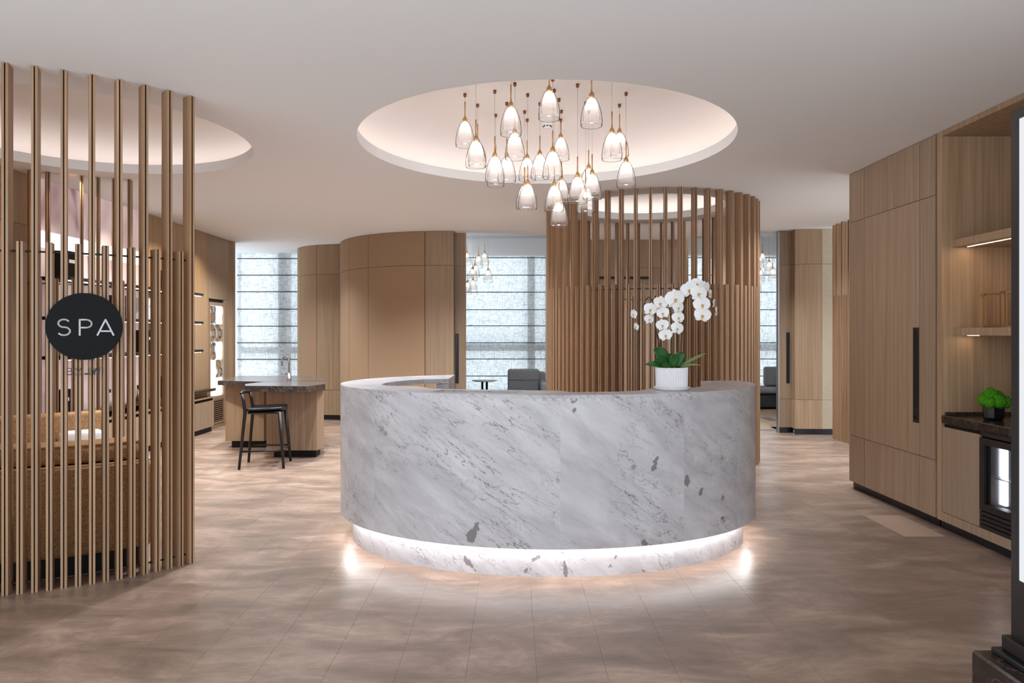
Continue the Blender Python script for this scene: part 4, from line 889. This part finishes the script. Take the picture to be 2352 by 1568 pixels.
MB().arc(LC, .7, 1.40, s0+.02, s1-.02, 0, .118, 24).build('plinth', BLACKM, sofa)
MB().tube([(LC[0]+1.435*math.cos(s0+(s1-s0)*i/24), LC[1]+1.435*math.sin(s0+(s1-s0)*i/24), .662) for i in range(25)], .007, 6).build('welt', WELT, sofa)
MB().tube([(LC[0]+1.38*math.cos(s0+(s1-s0)*i/24), LC[1]+1.38*math.sin(s0+(s1-s0)*i/24), .778) for i in range(25)], .007, 6).build('welt', WELT, sofa)
p0, p1 = Vector((-4.40, 5.72, 0)), Vector((-3.62, 6.38, 0)); dv = (p1-p0); rz = math.atan2(dv.y, dv.x); L_ = dv.length
s2 = thing('loveseat', 'tan boucle sofa facing the viewer at the back of the left nook', 'sofa', p0[:], rz)
MB().cbox(0, L_, -.02, .16, .1, .76, .035, 0, True).local('back', BOUCLE, s2); MB().cbox(.02, L_-.02, -.62, -.025, .25, .44, .04, 0, True).local('seat_cushion', BOUCLE, s2)
MB().cbox(0, L_, -.6, -.025, .1, .245, .02, 0, True).local('seat_base', BOUCLE, s2); MB().cbox(.05, L_-.05, -.55, .12, 0, .098, .01).local('plinth', BLACKM, s2)
MB().cbox(L_*.62, L_*.95, -.2, -.04, .45, .62, .05, 0, True).local('cushion', POTW, s2)

# ------------------------------------------------------------------ lounge furniture by the windows
ac = thing('armchair', 'grey tweed tufted armchair by the middle window', 'armchair', (PX(1208, 13.3), 13.3, 0), 0)
def soft(x0, x1, y0, y1, z0, z1, c=.04): return MB().cbox(x0, x1, y0, y1, z0, z1, c, 0, True)
xw = [PX(1166, 13.0)-PX(1208, 13.3), PX(1239, 13.0)-PX(1208, 13.3)]
soft(xw[0], xw[1], -.35, -.18, .38, PZ(847, 13.0), .05).local('back_cushion', GREYF, ac)
soft(xw[0]+.12, xw[1]+.12, -.17, -.02, .3, PZ(853, 13.1), .05).local('backrest', GREYF, ac)
soft(xw[0]-.03, xw[1]+.14, -.95, -.3, .22, .42, .05).local('seat', GREYF, ac)
soft(xw[1]+.0, xw[1]+.15, -.95, -.02, .2, .6, .05).local('arm', GREYF, ac)
xm = (xw[0]+xw[1])/2
MB().ball((xm, -.36, PZ(872, 13.0)), .018, 10, 6).local('tuft_button', GREYF, ac); MB().box(xw[0]+.02, xw[1]-.02, -.353, -.345, PZ(872, 13.0)-.004, PZ(872, 13.0)+.004).local('seam', DGREY, ac)
for x in (xw[0]+.05, xw[1]+.05):
    for y in (-.88, -.12): MB().tube([(x, y, 0), (x, y, .24)], .015, 8).local('leg', BLACK, ac)
so = thing('lounge_sofa', 'grey tweed sofa by the window right of the slat screen', 'sofa', (PX(1790, 14.0), 14.0, 0))
ox, oy = so.location.x, so.location.y
MB().cbox(PX(1715, 13.8)-ox, 1.6, -.35, .5, .30, PZ(891, 13.75), .04, 0, True).local('seat', GREYF, so)
MB().cbox(PX(1715, 13.8)-ox, 1.58, -.30, .5, .03, .30, .02).local('base', plain('sofa_base', lin(58, 62, 68), .8), so)
MB().cbox(PX(1757, 14.2)-ox, PX(1757, 14.2)-ox+.85, .15, .34, PZ(891, 13.75), PZ(842, 14.2), .05, 0, True).local('back_cushion', GREYF, so)
MB().cbox(PX(1757, 14.2)-ox+.87, 1.6, .15, .34, PZ(891, 13.75), PZ(842, 14.2), .05, 0, True).local('back_cushion', GREYF, so)
ty = 12.6; tx = PX(1113, ty); tz = PZ(873, ty)
tb_ = thing('side_table', 'small round white side table with twin black posts', 'table', (tx, ty, 0))
MB().lathe([(.001, 0), (.18, 0), (.222, .012), (.222, .02), (.001, .02)], (tx, ty, tz-.02), 36).build('top', MARBLET, tb_)
for d in (-.04, .04): MB().tube([(tx+d, ty, .015), (tx+d, ty, tz-.018)], .02, 10).build('post', BLACK, tb_)
MB().lathe([(.001, 0), (.15, 0), (.15, .015), (.001, .015)], (tx, ty, 0), 28).build('base', BLACK, tb_)

# ------------------------------------------------------------------ orchid on the desk
PY = 4.555; pxx = PX(1542.5, PY); pr = 37.2*PY/F
orc = thing('potted_orchid', 'white moth orchid in a ribbed white pot on the desk', 'plant', (pxx, PY, DZ))
saz = .018; ph = PZ(845, PY-.1)-DZ
MB().lathe([(.001, 0), (pr*.97, 0), (pr*1.12, saz), (pr*1.09, saz+.004), (pr*.95, .008), (.001, .008)], (pxx, PY, DZ), 48).build('saucer', POTW, orc)
pm_ = MB(); n_ = 60; pts = []
for i in range(2*n_):
    a = PI*i/n_; r = pr*(1 if i % 2 == 0 else .965); pts.append((r*math.cos(a), r*math.sin(a)))
vs = [(pxx+x*k, PY+y*k, DZ+z) for k, z in ((.97, .009), (1, ph), (.92, ph), (.9, ph-.02)) for x, y in pts]; k2 = 2*n_
pm_.add(vs, [(l*k2+i, l*k2+(i+1) % k2, (l+1)*k2+(i+1) % k2, (l+1)*k2+i) for l in range(3) for i in range(k2)]+[tuple(range(k2-1, -1, -1))], 0, False)
pm_.build('pot', POTW, orc); MB().lathe([(.001, ph-.02), (pr*.9, ph-.02)], (pxx, PY, DZ), 24).build('bark_soil', plain('bark', lin(52, 40, 30), .9, bump=(60, .6, .02)), orc)
def OZ(zx, zy, dy=0): Y = PY+dy; return (PX(1420+zx/5.227, Y), Y, PZ(620+zy/5.227, Y))
def spline(pts, n=6):
    P = [Vector(p) for p in pts]; out = []
    for i in range(len(P)-1):
        a, b, c, d = P[max(i-1, 0)], P[i], P[i+1], P[min(i+2, len(P)-1)]
        for k in range(n):
            t = k/n; out.append(.5*((2*b)+(c-a)*t+(2*a-5*b+4*c-d)*t*t+(3*b-a-3*c+d)*t**3))
    return out+[P[-1]]
for pts in ([OZ(500, 1170), OZ(490, 900), OZ(450, 700), OZ(440, 520), OZ(420, 400), OZ(370, 325, -.02), OZ(320, 385, -.04), OZ(293, 500, -.05), OZ(290, 650, -.06)],
            [OZ(640, 1170), OZ(645, 900), OZ(640, 720), OZ(622, 500), OZ(600, 400, -.03), OZ(560, 330, -.05)],
            [OZ(750, 1170, .02), OZ(755, 900, .02), OZ(770, 650, .02), OZ(785, 450), OZ(830, 330), OZ(930, 270, -.02), OZ(1050, 300, -.04), OZ(1120, 400, -.05), OZ(1170, 500, -.06)]):
    q = spline(pts); MB().tube(q, [.0052-.003*i/len(q) for i in range(len(q))], 7).build('stem', STEM, orc)
def leafm(base, tip, wd, arch, mat, droop=0):
    b, t = Vector(base), Vector(tip); d = t-b; L = d.length; side = d.cross(Vector((0, -1, .25))).normalized() if abs(d.normalized().y) < .9 else Vector((1, 0, 0))
    up = Vector((0, 0, 1)); m = MB(); vs, fs = [], []; n = 12
    for i in range(n+1):
        u = i/n; wv = wd*(math.sin(PI*min(1, .12+u*.88))**.6)*(1 if u < .99 else .15); c = b+d*u+up*arch*math.sin(PI*u)
        for k in (-1, -.5, 0, .5, 1): vs.append(c+side*wv*k*.5+Vector((0, -.12*wd*abs(k)+.03*wd, 0)))
    fs = [(i*5+k, i*5+k+1, i*5+6+k, i*5+5+k) for i in range(n) for k in range(4)]
    m.add(vs, fs, 0, True); o = m.build('leaf', mat, orc); md = o.modifiers.new('thick', 'SOLIDIFY'); md.thickness = .0018
for b, t, wd, ar, mt in ((OZ(620, 1150), OZ(425, 940, -.04), .078, .02, LEAF), (OZ(620, 1165, -.02), OZ(440, 1070, -.08), .05, .012, LEAF), (OZ(600, 1175, -.03), OZ(320, 1130, -.06), .038, .012, LEAF), (OZ(640, 1175, -.05), OZ(520, 1140, -.11), .04, .008, LEAF),
                         (OZ(680, 1160, -.02), OZ(770, 985, -.04), .07, .012, LEAF), (OZ(700, 1160, .03), OZ(815, 1010, .06), .05, .01, LEAF), (OZ(660, 1150, .05), OZ(600, 1000, .09), .06, .01, LEAF), (OZ(650, 1160, -.04), OZ(690, 1010, -.07), .06, .01, LEAF),
                         (OZ(730, 1165), OZ(1060, 995, -.02), .022, .006, LEAFP), (OZ(740, 1170, -.02), OZ(1000, 1145, -.05), .014, .012, LEAFP), (OZ(720, 1170, .03), OZ(880, 1165, .08), .02, .012, LEAFP)):
    leafm(b, t, wd, ar, mt)
def petal(m, ang, ln, wd, cup, lift):
    vs, fs = [], []; n, k = 7, 6
    for i in range(n+1):
        u = i/n; ww = wd*.5*(max(0, math.sin(PI*min(1, .03+.97*u**.85))))**.55+.0006
        for j in range(k+1):
            v = j/k*2-1; x, y = ww*v, ln*u; z = cup*u*u-cup*.5*v*v*math.sin(PI*u)+lift
            ca, sa = math.cos(ang), math.sin(ang); vs.append((x*ca+y*sa, -z, -x*sa+y*ca))
    fs = [(i*(k+1)+j, i*(k+1)+j+1, (i+1)*(k+1)+j+1, (i+1)*(k+1)+j) for i in range(n) for j in range(k)]
    m.add(vs, fs, 0, True)
fm = MB()
for a in (0, 140, 220): petal(fm, R_(a), .48, .33, -.06, 0)
for a in (72, -72): petal(fm, R_(a), .52, .66, -.08, .03)
FL = fm.mesh('flower', PETAL)
lm = MB(); lm.ball((0, -.06, -.04), .06, 10, 6, 0, (1, 1.2, .8)); petal(lm, R_(180), .2, .12, .1, .05); petal(lm, R_(120), .1, .08, .12, .05); petal(lm, R_(-120), .1, .08, .12, .05)
LP = lm.mesh('lip', LIPY)
flowers = [(185, 530, 125, -62, -.05), (215, 680, 105, -66, -.06), (385, 470, 165, 12, -.05), (370, 590, 125, 20, -.03), (510, 395, 175, -28, -.06), (535, 515, 150, -28, -.07), (680, 345, 235, 8, -.09), (720, 450, 150, 20, -.10), (720, 570, 155, 12, -.09), (708, 700, 160, 12, -.10), (530, 660, 150, -15, -.08), (568, 780, 160, -10, -.08),
           (850, 235, 195, -12, -.08), (965, 280, 205, 8, -.10), (1005, 415, 205, 4, -.10), (1012, 540, 195, -5, -.10), (1110, 290, 125, 60, -.06), (1150, 400, 120, 64, -.07), (1180, 500, 130, 64, -.07), (945, 165, 150, 0, -.03), (1030, 215, 170, 25, -.03)]
rf = random.Random(5)
for zx, zy, s, yaw, dy in flowers:
    p = OZ(zx, zy, dy); k = s/5.227*(PY+dy)/F*1.06
    o = place(FL, 'flower', orc, (p[0]-pxx, p[1]-PY, p[2]-DZ)); o.rotation_euler = (R_(rf.uniform(-4, 16)), R_(rf.uniform(-14, 14)), R_(yaw)); o.scale = (k, k, k)
    q = bpy.data.objects.new('lip', LP); col.objects.link(q); q.parent = o
